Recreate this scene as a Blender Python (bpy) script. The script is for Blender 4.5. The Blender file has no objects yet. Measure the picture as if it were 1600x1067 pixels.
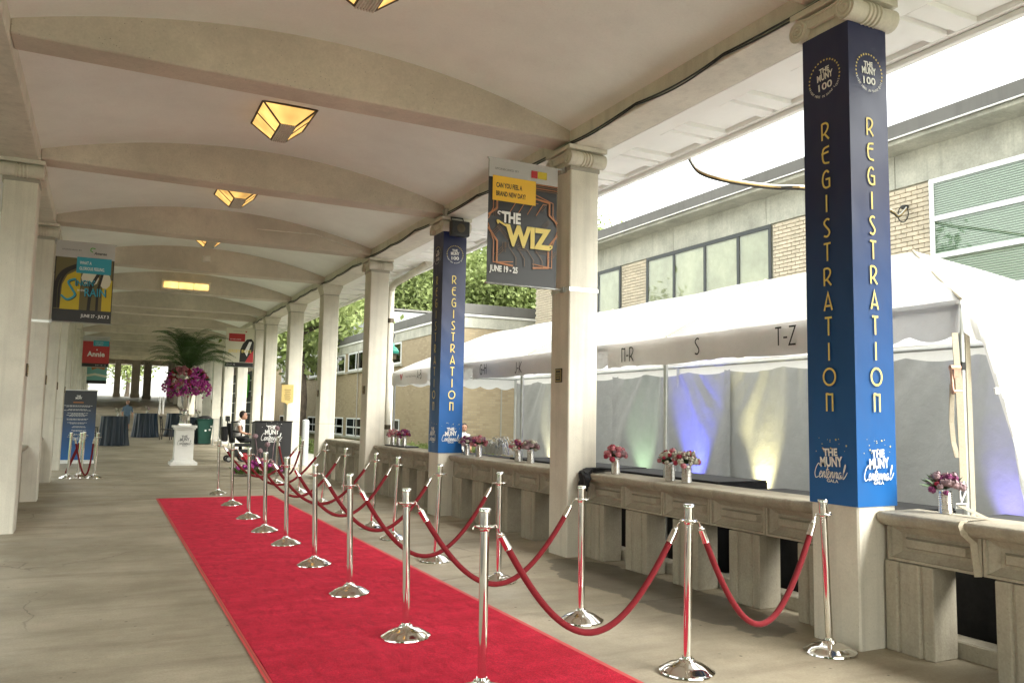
import bpy, bmesh, math, random
import numpy as np
from mathutils import Vector, Matrix
random.seed(11); rng = np.random.default_rng(5)
R = math.radians
scene = bpy.context.scene
col = scene.collection

# ------------------------------------------------------------------ camera
HC = 1.53; FPX = 1265.0; YAW, PIT, ROL = R(26.66), R(5.31), R(1.03)
fw = Vector((math.sin(YAW)*math.cos(PIT), math.cos(YAW)*math.cos(PIT), math.sin(PIT)))
rt = Vector((math.cos(YAW), -math.sin(YAW), 0)); up = rt.cross(fw)
rt, up = math.cos(ROL)*rt + math.sin(ROL)*up, -math.sin(ROL)*rt + math.cos(ROL)*up
CP = Vector((0, 0, HC))
cam = bpy.data.cameras.new('camera'); camo = bpy.data.objects.new('camera', cam); col.objects.link(camo)
cam.sensor_width = 36; cam.lens = 36*FPX/1600; cam.clip_end = 600; cam.clip_start = .05
camo.matrix_world = Matrix(((rt.x, up.x, -fw.x, CP.x), (rt.y, up.y, -fw.y, CP.y), (rt.z, up.z, -fw.z, CP.z), (0, 0, 0, 1)))
scene.camera = camo

# ------------------------------------------------------------------ world, sun, exposure
SUN_EL, SUN_AZ = R(42), R(148)          # bright overcast, brightest behind and to the right of the camera
world = bpy.data.worlds.new('World'); scene.world = world; world.use_nodes = True
nt = world.node_tree; nt.nodes.clear()
sky = nt.nodes.new('ShaderNodeTexSky'); sky.sky_type = 'NISHITA'; sky.sun_disc = False
sky.sun_elevation = SUN_EL; sky.sun_rotation = SUN_AZ; sky.air_density = 1.5; sky.dust_density = 3
hs = nt.nodes.new('ShaderNodeHueSaturation'); hs.inputs['Saturation'].default_value = .12
bg = nt.nodes.new('ShaderNodeBackground'); bg.inputs['Strength'].default_value = .15
wo = nt.nodes.new('ShaderNodeOutputWorld')
nt.links.new(sky.outputs[0], hs.inputs['Color']); tint = nt.nodes.new('ShaderNodeMix'); tint.data_type = 'RGBA'; tint.blend_type = 'MULTIPLY'; tint.inputs[0].default_value = 1; tint.inputs[7].default_value = (.985, 1, .94, 1)
nt.links.new(hs.outputs[0], tint.inputs[6]); nt.links.new(tint.outputs[2], bg.inputs[0]); nt.links.new(bg.outputs[0], wo.inputs[0])
sl = bpy.data.lights.new('sun', 'SUN'); sl.energy = .55; sl.angle = R(28); sl.color = (1, .95, .86)
so = bpy.data.objects.new('sun', sl); col.objects.link(so)
sd = Vector((math.sin(SUN_AZ)*math.cos(SUN_EL), math.cos(SUN_AZ)*math.cos(SUN_EL), math.sin(SUN_EL)))
so.rotation_euler = sd.to_track_quat('Z', 'Y').to_euler(); so.location = (0, 0, 30)
vs = scene.view_settings; vs.view_transform = 'Standard'; vs.look = 'None'; vs.gamma = 1; vs.exposure = 2.5
scene.render.resolution_x = 1024; scene.render.resolution_y = 682
scene.render.engine = 'CYCLES'
scene.cycles.max_bounces = 10; scene.cycles.diffuse_bounces = 6; scene.cycles.transparent_max_bounces = 12

# ------------------------------------------------------------------ pixel (1600 wide photo) -> place
def ray(x, y): return fw + rt*((x-800)/FPX) - up*((y-533.5)/FPX)
def onZ(x, y, z=0): d = ray(x, y); return CP + d*((z-HC)/d.z)
def onX(x, y, X): d = ray(x, y); return CP + d*(X/d.x)
def onY(x, y, Y): d = ray(x, y); return CP + d*(Y/d.y)
def fz(Y): return 0 if Y < 27 else .015*(Y-27)
def onfloor(x, y):
    d = ray(x, y); lo, hi = 1, 90
    for _ in range(60):
        t = (lo+hi)/2; p = CP+d*t
        if p.z > fz(p.y): lo = t
        else: hi = t
    return CP+d*lo

# ------------------------------------------------------------------ materials
def N(t, kind, **kw):
    n = t.nodes.new(kind)
    for k, v in kw.items(): setattr(n, k, v)
    return n
def ramp(t, fac, a, b, c0=(0, 0, 0, 1), c1=(1, 1, 1, 1)):
    r = N(t, 'ShaderNodeValToRGB'); e = r.color_ramp.elements
    e[0].position = a; e[1].position = b; e[0].color = c0; e[1].color = c1
    t.links.new(fac, r.inputs[0]); return r.outputs[0]
def mixc(t, fac, a, b, mode='MIX'):
    m = N(t, 'ShaderNodeMix', data_type='RGBA', blend_type=mode)
    for s, v in ((m.inputs[0], fac), (m.inputs[6], a), (m.inputs[7], b)):
        if hasattr(v, 'links'): t.links.new(v, s)
        elif isinstance(v, (int, float)): s.default_value = v
        else: s.default_value = (*v[:3], 1)
    return m.outputs[2]
def noise(t, vec, scale, detail=4, rough=.55):
    n = N(t, 'ShaderNodeTexNoise'); n.inputs['Scale'].default_value = scale
    n.inputs['Detail'].default_value = detail; n.inputs['Roughness'].default_value = rough
    if vec is not None: t.links.new(vec, n.inputs['Vector'])
    return n.outputs[0]
def scaled(t, vec, s):
    m = N(t, 'ShaderNodeVectorMath', operation='MULTIPLY'); t.links.new(vec, m.inputs[0]); m.inputs[1].default_value = s; return m.outputs[0]
MATS = {}
def mat(name, c, rough=.6, metal=0, var=.0, scale=2.5, fine=0, fscale=45, bump=0, bscale=60, spec=.5, sheen=0, rnd=0,
        specks=0, streak=0, coat=0, bdist=.004, grime=None):
    """procedural material in world position: broad tone change, fine tone change, specks, vertical rain streaks, relief"""
    m = bpy.data.materials.new(name); m.use_nodes = True; t = m.node_tree
    b = t.nodes['Principled BSDF']; MATS[name] = m
    b.inputs['Roughness'].default_value = rough; b.inputs['Metallic'].default_value = metal
    b.inputs['Specular IOR Level'].default_value = spec
    if sheen: b.inputs['Sheen Weight'].default_value = sheen; b.inputs['Sheen Roughness'].default_value = .4
    if coat: b.inputs['Coat Weight'].default_value = coat; b.inputs['Coat Roughness'].default_value = .08
    pos = N(t, 'ShaderNodeNewGeometry').outputs['Position']
    cc = None
    dk = lambda k: tuple(max(0, x*k) for x in c)
    if var:
        f = ramp(t, noise(t, pos, scale, 5, .6), .3, .7)
        cc = mixc(t, f, dk(1-var), dk(1+var*.7))
    if fine:
        f = ramp(t, noise(t, pos, fscale, 3, .6), .3, .7)
        g = mixc(t, f, (1-fine,)*3, (1+fine*.6,)*3)
        cc = mixc(t, 1.0, cc if cc is not None else c, g, 'MULTIPLY')
    if specks:
        v = N(t, 'ShaderNodeTexVoronoi'); v.inputs['Scale'].default_value = 26; t.links.new(pos, v.inputs['Vector'])
        sel = ramp(t, noise(t, pos, 3.1, 2), .52, .6)
        f0 = ramp(t, v.outputs['Distance'], .06, .16, (1, 1, 1, 1), (0, 0, 0, 1))
        f = mixc(t, 1.0, f0, sel, 'MULTIPLY')
        f = mixc(t, 1.0, f, (specks,)*3, 'MULTIPLY')
        cc = mixc(t, f, cc if cc is not None else c, dk(.35))
    if streak:
        f = ramp(t, noise(t, scaled(t, pos, (9, 9, .35)), 1.0, 5, .6), .5, .8)
        f = mixc(t, 1.0, f, (streak,)*3, 'MULTIPLY')
        cc = mixc(t, f, cc if cc is not None else c, dk(.45))
    if grime:
        f = ramp(t, noise(t, scaled(t, pos, (1.3, 1.3, 1.3)), 1.7, 6, .65), .5, .78)
        f = mixc(t, 1.0, f, (grime,)*3, 'MULTIPLY')
        cc = mixc(t, f, cc if cc is not None else c, dk(.5))
    if rnd:
        oi = N(t, 'ShaderNodeObjectInfo')
        g = ramp(t, oi.outputs['Random'], 0, 1, (1-rnd, 1-rnd, 1-rnd*1.1, 1), (1+rnd*.5, 1+rnd*.4, 1+rnd*.3, 1))
        cc = mixc(t, 1.0, cc if cc is not None else c, g, 'MULTIPLY')
    if cc is None: b.inputs['Base Color'].default_value = (*c, 1)
    else: t.links.new(cc, b.inputs['Base Color'])
    if bump:
        bp = N(t, 'ShaderNodeBump'); bp.inputs['Strength'].default_value = bump; bp.inputs['Distance'].default_value = bdist
        t.links.new(noise(t, pos, bscale, 4, .6), bp.inputs['Height']); t.links.new(bp.outputs[0], b.inputs['Normal'])
    return m
def emit(name, c, s):
    m = bpy.data.materials.new(name); m.use_nodes = True; t = m.node_tree; t.nodes.clear()
    e = N(t, 'ShaderNodeEmission'); e.inputs[0].default_value = (*c, 1)
    pos = N(t, 'ShaderNodeNewGeometry').outputs['Position']       # uneven glow of the tube behind frosted glass
    t.links.new(ramp(t, noise(t, pos, 2.6, 2), .3, .7, (s*.55,)*3+(1,), (s*1.5,)*3+(1,)), e.inputs[1])
    o = N(t, 'ShaderNodeOutputMaterial'); t.links.new(e.outputs[0], o.inputs[0]); MATS[name] = m; return m

mat('cream', (.66, .625, .535), .7, var=.12, scale=1.6, fine=.07, fscale=70, bump=.3, bscale=90, streak=.4, specks=.35, grime=.3)
mat('beam', (.60, .54, .45), .75, var=.22, scale=1.1, fine=.08, fscale=50, bump=.5, bscale=50, specks=1.0, grime=.5)
mat('ceiling', (.82, .85, .80), .75, var=.07, scale=.8, fine=.03, bump=.2, bscale=30, specks=.25, grime=.12)
mat('soffit_white', (.88, .88, .86), .7, var=.05, scale=1.2)
mat('stone', (.41, .37, .29), .85, var=.2, scale=2.2, fine=.12, fscale=60, bump=.6, bscale=60, streak=.55, specks=.5, grime=.6)
mat('band_grey', (.36, .34, .29), .6, var=.1)
mat('band_steel', (.7, .7, .68), .35, .8)
mat('slab_joint', (.13, .11, .085), .95)
mat('chrome', (.86, .84, .80), .07, 1)
mat('chrome_soft', (.72, .71, .68), .2, 1)
mat('silver', (.75, .74, .72), .25, 1, bump=.3, bscale=120)
mat('steel', (.52, .53, .52), .38, .9, var=.15, scale=6)
mat('velvet', (.17, .001, .007), .85, fine=.12, fscale=160, sheen=.1, bump=.3, bscale=300)
mat('black_cloth', (.012, .012, .014), .9, fine=.3, fscale=30, sheen=.1)
mat('dark_metal', (.03, .03, .032), .45, .3)
mat('black_plastic', (.02, .02, .022), .4)
mat('bronze', (.10, .08, .055), .5, .6, var=.3, scale=20)
mat('brass', (.58, .43, .16), .4, .5, var=.12, scale=14)
mat('asphalt', (.27, .26, .24), .9, var=.15, scale=.7, fine=.2, fscale=40)
mat('asphalt_dark', (.14, .13, .115), .9, var=.15, scale=.7, fine=.2, fscale=40)
mat('plaza', (.45, .43, .38), .85, var=.12, scale=.6, fine=.06)
mat('cable', (.02, .02, .02), .6)
mat('cable_yellow', (.40, .27, .10), .6)
mat('white_plastic', (.78, .78, .76), .4)
mat('white_paint', (.80, .79, .76), .5, var=.05, scale=3)
mat('post_white', (.42, .44, .45), .5, var=.08, scale=6, streak=.2)
mat('roof_grey', (.15, .145, .135), .8, spec=.2, var=.12, scale=.9, streak=.3)
mat('concrete_green', (.48, .47, .40), .85, var=.25, scale=1.6, fine=.14, fscale=30, bump=.4, bscale=40, specks=.5, streak=.4, grime=.5)
mat('brick', (.60, .52, .40), .85, var=.10, scale=5, fine=.08, fscale=80, bump=.4, bscale=90, rnd=.13)
mat('mortar', (.58, .53, .44), .9, fine=.1)
mat('frame_dark', (.035, .04, .04), .5)
mat('frame_white', (.78, .80, .80), .45)
mat('blind_beige', (.50, .48, .38), .7, var=.28, scale=1.2, fine=.1, fscale=6)  # mottled colour imitates trees reflected in the panes
mat('blind_teal', (.55, .66, .61), .6)
mat('room_dark', (.03, .045, .045), .8)
mat('room_teal', (.20, .27, .25), .8)
mat('rib_metal', (.27, .28, .28), .5, .4, var=.12, scale=1)
mat('bark', (.085, .065, .048), .95, var=.35, scale=4, fine=.3, fscale=25, bump=1, bscale=14, bdist=.03)
mat('navy_satin', (.006, .017, .032), .42, var=.2, scale=3)
mat('chair_black', (.02, .016, .013), .4)
mat('bin_green', (.006, .055, .04), .4)
mat('gold_ink', (.78, .62, .17), .5)
mat('white_ink', (.80, .80, .78), .6)
mat('black_ink', (.02, .02, .02), .6)
mat('grey_ink', (.25, .25, .25), .6)
mat('silver_ink', (.55, .55, .54), .5)
mat('red_ink', (.45, .03, .035), .6)
mat('teal_ink', (.03, .33, .45), .5)
mat('amber_ink', (.80, .47, .03), .5)
mat('copper_ink', (.42, .16, .05), .45)
mat('brown_ink', (.16, .09, .05), .5)
mat('yellow_ink', (.55, .42, .02), .5)
mat('olive_ink', (.14, .12, .05), .6)
mat('cream_ink', (.66, .64, .52), .6)
mat('aqua_ink', (.18, .42, .40), .5)
mat('vinyl_black', (.018, .018, .02), .42, bump=.2, bscale=5, bdist=.01)
mat('vinyl_red', (.50, .045, .05), .5)
mat('strap', (.42, .37, .28), .8, fine=.12, fscale=80, grime=.3)
mat('rust_pink', (.62, .38, .28), .5, .4, var=.2, scale=30)
mat('pale_blossom', (.48, .46, .38), .8, rnd=.12)
mat('rose_red', (.34, .02, .05), .7, fine=.3, fscale=60)
mat('rose_pink', (.50, .17, .20), .7, fine=.3, fscale=60)
mat('orchid', (.50, .06, .34), .65, fine=.35, fscale=40)
mat('plum', (.20, .03, .12), .7, fine=.3, fscale=60)
mat('dusty', (.33, .22, .24), .8, fine=.3, fscale=60)
mat('palm_leaf', (.07, .14, .04), .5, var=.35, scale=4, fine=.2)
mat('leaf_dark', (.03, .075, .018), .6, var=.4, scale=2)
mat('skin', (.45, .24, .16), .55)
mat('hair_dark', (.022, .014, .010), .6)
mat('hair_grey', (.22, .20, .18), .7)
mat('shirt_blue', (.14, .22, .32), .85, fine=.3, fscale=40)
mat('shorts', (.10, .13, .17), .85)
mat('shirt_white', (.72, .71, .69), .85)
mat('wheel_red', (.35, .015, .03), .4)
mat('green_enamel', (.015, .16, .12), .35)
mat('neon_green', (.10, .55, .06), .5)
mat('tower_brick', (.52, .28, .12), .85, var=.1)

def leafmat(name, c, c2):
    m = mat(name, c, .6); t = m.node_tree; b = t.nodes['Principled BSDF']
    pos = N(t, 'ShaderNodeNewGeometry').outputs['Position']
    f = ramp(t, noise(t, pos, .9, 4, .7), .35, .65)
    cc = mixc(t, f, c, c2); t.links.new(cc, b.inputs['Base Color'])
    tr = N(t, 'ShaderNodeBsdfTranslucent'); t.links.new(cc, tr.inputs[0])
    mx = N(t, 'ShaderNodeMixShader'); mx.inputs[0].default_value = .4
    o = t.nodes['Material Output']
    t.links.new(b.outputs[0], mx.inputs[1]); t.links.new(tr.outputs[0], mx.inputs[2]); t.links.new(mx.outputs[0], o.inputs[0])
leafmat('leaf_light', (.14, .19, .05), (.31, .36, .14))
leafmat('leaf_mid', (.05, .10, .02), (.11, .17, .04))

def tentmat(name, c, tr_w):
    m = mat(name, c, .5, fine=.05, fscale=8, bump=.55, bscale=5, bdist=.03, grime=.10); t = m.node_tree; b = t.nodes['Principled BSDF']
    tr = N(t, 'ShaderNodeBsdfTranslucent'); tr.inputs[0].default_value = (*c, 1)
    mx = N(t, 'ShaderNodeMixShader'); mx.inputs[0].default_value = tr_w; o = t.nodes['Material Output']
    t.links.new(b.outputs[0], mx.inputs[1]); t.links.new(tr.outputs[0], mx.inputs[2]); t.links.new(mx.outputs[0], o.inputs[0])
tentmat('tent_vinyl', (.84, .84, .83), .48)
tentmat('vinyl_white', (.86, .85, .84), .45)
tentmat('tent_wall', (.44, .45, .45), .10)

def floormat():
    m = mat('floor', (.40, .36, .28), .62); t = m.node_tree; b = t.nodes['Principled BSDF']
    pos = N(t, 'ShaderNodeNewGeometry').outputs['Position']
    c = mixc(t, ramp(t, noise(t, pos, .55, 6, .62), .33, .68), (.26, .222, .155), (.475, .41, .31))
    c = mixc(t, ramp(t, noise(t, scaled(t, pos, (.5, 2.6, 1)), 1.1, 5, .65), .48, .75), c, (.24, .20, .14))
    c = mixc(t, 1.0, c, mixc(t, ramp(t, noise(t, pos, 60, 3, .7), .3, .7), (.86,)*3, (1.10,)*3), 'MULTIPLY')
    c = mixc(t, 1.0, c, mixc(t, ramp(t, noise(t, pos, 7, 4, .7), .3, .75), (.9,)*3, (1.05,)*3), 'MULTIPLY')
    # small dark specks and leaf crumbs
    v = N(t, 'ShaderNodeTexVoronoi'); v.inputs['Scale'].default_value = 7; t.links.new(pos, v.inputs['Vector'])
    s = mixc(t, 1.0, ramp(t, v.outputs['Distance'], .05, .10, (1, 1, 1, 1), (0, 0, 0, 1)), ramp(t, noise(t, pos, 2.3, 2), .50, .56), 'MULTIPLY')
    c = mixc(t, s, c, (.06, .045, .03))
    # hairline cracks
    wv = N(t, 'ShaderNodeVectorMath', operation='ADD'); t.links.new(pos, wv.inputs[0])
    nz = N(t, 'ShaderNodeTexNoise'); nz.inputs['Scale'].default_value = 2.2; nz.inputs['Detail'].default_value = 5; t.links.new(pos, nz.inputs['Vector'])
    t.links.new(scaled(t, nz.outputs['Color'], (.5, .5, 0)), wv.inputs[1])
    v2 = N(t, 'ShaderNodeTexVoronoi', feature='DISTANCE_TO_EDGE'); v2.inputs['Scale'].default_value = .33; t.links.new(wv.outputs[0], v2.inputs['Vector'])
    k = mixc(t, 1.0, ramp(t, v2.outputs['Distance'], .0003, .0014, (1, 1, 1, 1), (0, 0, 0, 1)), ramp(t, noise(t, pos, .5, 2), .50, .58), 'MULTIPLY')
    c = mixc(t, mixc(t, 1.0, k, (.6,)*3, 'MULTIPLY'), c, (.07, .055, .04))
    # darker patch with a noisy edge in front of the balustrade
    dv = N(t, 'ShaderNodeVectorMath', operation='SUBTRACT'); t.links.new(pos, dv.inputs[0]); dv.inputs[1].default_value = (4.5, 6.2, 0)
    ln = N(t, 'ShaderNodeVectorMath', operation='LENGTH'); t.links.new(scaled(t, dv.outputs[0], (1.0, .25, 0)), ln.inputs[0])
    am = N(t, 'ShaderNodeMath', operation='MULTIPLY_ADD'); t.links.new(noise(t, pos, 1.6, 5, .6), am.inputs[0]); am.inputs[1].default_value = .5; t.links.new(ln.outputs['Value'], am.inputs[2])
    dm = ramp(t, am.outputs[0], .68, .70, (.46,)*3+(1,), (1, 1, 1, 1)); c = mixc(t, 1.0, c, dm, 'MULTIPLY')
    t.links.new(c, b.inputs['Base Color'])
    r = ramp(t, noise(t, pos, 1.3, 4), .3, .7, (.42,)*3+(1,), (.7,)*3+(1,)); t.links.new(r, b.inputs['Roughness'])
    bp = N(t, 'ShaderNodeBump'); bp.inputs['Strength'].default_value = .25; bp.inputs['Distance'].default_value = .004
    t.links.new(noise(t, pos, 70, 4, .7), bp.inputs['Height']); t.links.new(bp.outputs[0], b.inputs['Normal'])
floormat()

def carpetmat():
    m = mat('carpet', (.42, .01, .03), .95, spec=.1, sheen=.35); t = m.node_tree; b = t.nodes['Principled BSDF']; b.inputs['Sheen Tint'].default_value = (1, .22, .30, 1)
    pos = N(t, 'ShaderNodeNewGeometry').outputs['Position']
    c = mixc(t, ramp(t, noise(t, scaled(t, pos, (1.0, 2.4, 1)), 2.0, 6, .62), .36, .64), (.60, .007, .032), (.80, .018, .060))
    c = mixc(t, ramp(t, noise(t, scaled(t, pos, (2.5, 1, 1)), 5.0, 4, .6), .48, .68), c, (.53, .005, .027))
    c = mixc(t, 1.0, c, mixc(t, ramp(t, noise(t, pos, 120, 3, .8), .3, .7), (.45,)*3, (1.4,)*3), 'MULTIPLY')
    t.links.new(c, b.inputs['Base Color'])
    bp = N(t, 'ShaderNodeBump'); bp.inputs['Strength'].default_value = 1; bp.inputs['Distance'].default_value = .012
    t.links.new(noise(t, pos, 190, 3, .8), bp.inputs['Height']); t.links.new(bp.outputs[0], b.inputs['Normal'])
carpetmat()
mat('carpet_edge', (.62, .055, .06), .55, var=.06, scale=6)

def gradmat(name, z0, z1, c0, c1, rough=.4):
    """printed vertical gradient (part of the print itself)"""
    m = mat(name, c0, rough); t = m.node_tree; b = t.nodes['Principled BSDF']
    pos = N(t, 'ShaderNodeNewGeometry').outputs['Position']
    sx = N(t, 'ShaderNodeSeparateXYZ'); t.links.new(pos, sx.inputs[0])
    mr = N(t, 'ShaderNodeMapRange'); mr.inputs[1].default_value = z0; mr.inputs[2].default_value = z1; t.links.new(sx.outputs[2], mr.inputs[0])
    t.links.new(mixc(t, mr.outputs[0], c0, c1), b.inputs['Base Color'])
    bp = N(t, 'ShaderNodeBump'); bp.inputs['Strength'].default_value = .6; bp.inputs['Distance'].default_value = .03
    sw = N(t, 'ShaderNodeVectorRotate'); t.links.new(pos, sw.inputs['Vector']); sw.inputs['Axis'].default_value = (0, 1, 0); sw.inputs['Angle'].default_value = .7
    t.links.new(noise(t, scaled(t, sw.outputs[0], (2.6, 2.6, .8)), 1.5, 1), bp.inputs['Height']); t.links.new(bp.outputs[0], b.inputs['Normal'])
gradmat('wrap_blue', .95, 3.2, (.0, .10, .34), (.010, .016, .07))
gradmat('rollup_blue', .15, 1.7, (.015, .11, .33), (.05, .055, .065))

def brickmat():
    m = mat('brick_far', (.5, .4, .27), .9); t = m.node_tree; b = t.nodes['Principled BSDF']
    pos = N(t, 'ShaderNodeNewGeometry').outputs['Position']
    sx = N(t, 'ShaderNodeSeparateXYZ'); t.links.new(pos, sx.inputs[0])
    ad = N(t, 'ShaderNodeMath', operation='ADD'); t.links.new(sx.outputs[0], ad.inputs[0]); t.links.new(sx.outputs[1], ad.inputs[1])
    cb = N(t, 'ShaderNodeCombineXYZ'); t.links.new(ad.outputs[0], cb.inputs[0]); t.links.new(sx.outputs[2], cb.inputs[1])
    bt = N(t, 'ShaderNodeTexBrick'); t.links.new(cb.outputs[0], bt.inputs['Vector'])
    bt.inputs['Scale'].default_value = 1; bt.inputs['Brick Width'].default_value = .215; bt.inputs['Row Height'].default_value = .077
    bt.inputs['Mortar Size'].default_value = .006; bt.inputs['Color1'].default_value = (.44, .35, .225, 1); bt.inputs['Color2'].default_value = (.33, .255, .16, 1); bt.inputs['Mortar'].default_value = (.30, .265, .21, 1)
    c = mixc(t, ramp(t, noise(t, pos, .8, 5), .35, .7), bt.outputs['Color'], (.39, .315, .205)); 
    t.links.new(c, b.inputs['Base Color'])
    bp = N(t, 'ShaderNodeBump'); bp.inputs['Strength'].default_value = .5; bp.inputs['Distance'].default_value = .01; bp.invert = True
    t.links.new(bt.outputs['Fac'], bp.inputs['Height']); t.links.new(bp.outputs[0], b.inputs['Normal'])
brickmat()
def grassmat():
    m = mat('grass', (.07, .11, .03), .9); t = m.node_tree; b = t.nodes['Principled BSDF']
    pos = N(t, 'ShaderNodeNewGeometry').outputs['Position']
    c = mixc(t, ramp(t, noise(t, pos, 3, 6, .7), .3, .7), (.05, .085, .02), (.13, .18, .05)); t.links.new(c, b.inputs['Base Color'])
grassmat()
def glassmat(name, tint, refl):
    m = bpy.data.materials.new(name); m.use_nodes = True; t = m.node_tree; t.nodes.clear(); MATS[name] = m
    tr = N(t, 'ShaderNodeBsdfTransparent'); tr.inputs[0].default_value = (*tint, 1)
    g = N(t, 'ShaderNodeBsdfGlossy'); g.inputs['Roughness'].default_value = .02
    lw = N(t, 'ShaderNodeLayerWeight'); lw.inputs[0].default_value = .5; pw = N(t, 'ShaderNodeMath', operation='POWER'); t.links.new(lw.outputs['Facing'], pw.inputs[0]); pw.inputs[1].default_value = 4
    ad = N(t, 'ShaderNodeMath', operation='MULTIPLY_ADD'); t.links.new(pw.outputs[0], ad.inputs[0]); ad.inputs[1].default_value = .6; ad.inputs[2].default_value = refl
    mx = N(t, 'ShaderNodeMixShader'); t.links.new(ad.outputs[0], mx.inputs[0]); t.links.new(tr.outputs[0], mx.inputs[1]); t.links.new(g.outputs[0], mx.inputs[2])
    o = N(t, 'ShaderNodeOutputMaterial'); t.links.new(mx.outputs[0], o.inputs[0])
glassmat('glass', (.90, .92, .87), .05)
glassmat('glass_dark', (.25, .30, .29), .08)
emit('lamp_glow', (1.0, .56, .16), .24)
emit('lamp_hot', (1.0, .60, .18), .34)

# ------------------------------------------------------------------ object helpers
def tag(o, label=None, cat=None, group=None, kind=None):
    if label: o['label'] = label
    if cat: o['category'] = cat
    if group: o['group'] = group
    if kind: o['kind'] = kind
    return o
def thing(name, loc, label, cat, group=None, rz=0):
    o = bpy.data.objects.new(name, None); col.objects.link(o); o.empty_display_size = .1
    o.location = loc; o.rotation_euler = (0, 0, rz); return tag(o, label, cat, group)
def rootmat(o):
    while o.parent: o = o.parent
    return Matrix.Translation(o.location) @ o.rotation_euler.to_matrix().to_4x4()
def copy_tree(o, parent=None):
    c = o.copy(); col.objects.link(c); c.parent = parent
    for ch in list(o.children): copy_tree(ch, c)
    return c
class MB:
    def __init__(s): s.v = []; s.f = []; s.mi = []
    def add(s, V, F, mi=0):
        n = len(s.v); s.v += [tuple(p) for p in V]; s.f += [tuple(i+n for i in f) for f in F]; s.mi += [mi]*len(F); return s
    def box(s, x0, x1, y0, y1, z0, z1, mi=0):
        return s.add([(x0, y0, z0), (x1, y0, z0), (x1, y1, z0), (x0, y1, z0), (x0, y0, z1), (x1, y0, z1), (x1, y1, z1), (x0, y1, z1)],
                     [(0, 3, 2, 1), (4, 5, 6, 7), (0, 1, 5, 4), (1, 2, 6, 5), (2, 3, 7, 6), (3, 0, 4, 7)], mi)
    def prism(s, poly, axis, a, b, mi=0):
        n = len(poly)
        def P(q, d): return (d, q[0], q[1]) if axis == 'x' else (q[0], d, q[1]) if axis == 'y' else (q[0], q[1], d)
        V = [P(q, a) for q in poly]+[P(q, b) for q in poly]
        F = [tuple(range(n))[::-1], tuple(range(n, 2*n))]+[(i, (i+1) % n, n+(i+1) % n, n+i) for i in range(n)]
        return s.add(V, F, mi)
    def tube(s, path, r, n=8, cap=True, mi=0):
        path = [Vector(p) for p in path]; k = len(path)
        rr = r if isinstance(r, (list, tuple)) else [r]*k
        T = [(path[min(i+1, k-1)]-path[max(i-1, 0)]).normalized() for i in range(k)]
        a = T[0].orthogonal().normalized(); V = []
        for i in range(k):
            a = (a-T[i]*a.dot(T[i])).normalized(); b = T[i].cross(a)
            V += [path[i]+(a*math.cos(2*math.pi*j/n)+b*math.sin(2*math.pi*j/n))*rr[i] for j in range(n)]
        F = [(i*n+j, i*n+(j+1) % n, (i+1)*n+(j+1) % n, (i+1)*n+j) for i in range(k-1) for j in range(n)]
        if cap: F += [tuple(range(n))[::-1], tuple(range((k-1)*n, k*n))]
        return s.add(V, F, mi)
    def lathe(s, prof, n=24, c=(0, 0, 0), mi=0, cap=True):
        V = []; k = len(prof)
        for r, z in prof: V += [(c[0]+r*math.cos(2*math.pi*j/n), c[1]+r*math.sin(2*math.pi*j/n), c[2]+z) for j in range(n)]
        F = [(i*n+j, i*n+(j+1) % n, (i+1)*n+(j+1) % n, (i+1)*n+j) for i in range(k-1) for j in range(n)]
        if cap: F += [tuple(range(n))[::-1], tuple(range((k-1)*n, k*n))]
        return s.add(V, F, mi)
    def grid(s, fn, nu, nv, mi=0, closed=False):
        V = [fn(i/nu, j/nv) for i in range(nu+1) for j in range(nv+1)]
        F = [(i*(nv+1)+j, (i+1)*(nv+1)+j, (i+1)*(nv+1)+j+1, i*(nv+1)+j+1) for i in range(nu) for j in range(nv)]
        return s.add(V, F, mi)
    def ball(s, c, r, n=8, mi=0, sq=(1, 1, 1)):
        prof = [(math.sin(math.pi*i/n), -math.cos(math.pi*i/n)) for i in range(n+1)]
        V = []; m = n+2
        for a, z in prof: V += [(c[0]+r*sq[0]*max(a, .02)*math.cos(2*math.pi*j/m), c[1]+r*sq[1]*max(a, .02)*math.sin(2*math.pi*j/m), c[2]+r*sq[2]*z) for j in range(m)]
        F = [(i*m+j, i*m+(j+1) % m, (i+1)*m+(j+1) % m, (i+1)*m+j) for i in range(n) for j in range(m)]
        return s.add(V, F, mi)
    def xf(s, M): s.v = [tuple(M @ Vector(p)) for p in s.v]; return s
    def build(s, name, m, parent=None, smooth=False, bevel=0, local=False, kind=None, seg=1):
        V = s.v
        if parent is not None and not local:
            inv = rootmat(parent).inverted(); V = [tuple(inv @ Vector(p)) for p in V]
        me = bpy.data.meshes.new(name); me.from_pydata(V, [], s.f)
        for q in ([m] if isinstance(m, str) else m): me.materials.append(MATS[q])
        if any(s.mi): me.polygons.foreach_set('material_index', s.mi)
        bm = bmesh.new(); bm.from_mesh(me)
        bmesh.ops.recalc_face_normals(bm, faces=bm.faces)
        if bevel:
            ed = [e for e in bm.edges if len(e.link_faces) == 2 and e.calc_face_angle(0) > .5]
            bmesh.ops.bevel(bm, geom=ed, offset=bevel, segments=seg, profile=.5, affect='EDGES', clamp_overlap=True)
        bm.to_mesh(me); bm.free()
        if smooth:
            me.polygons.foreach_set('use_smooth', [True]*len(me.polygons)); me.set_sharp_from_angle(angle=R(40))
        o = bpy.data.objects.new(name, me); col.objects.link(o)
        if parent is not None: o.parent = parent
        if kind: o['kind'] = kind
        return o
def clone_mesh(name, src, parent=None, loc=(0, 0, 0), rot=(0, 0, 0), sc=(1, 1, 1), m=None):
    o = bpy.data.objects.new(name, src); col.objects.link(o); o.location = loc; o.rotation_euler = rot; o.scale = sc
    if parent is not None: o.parent = parent
    return o

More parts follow.
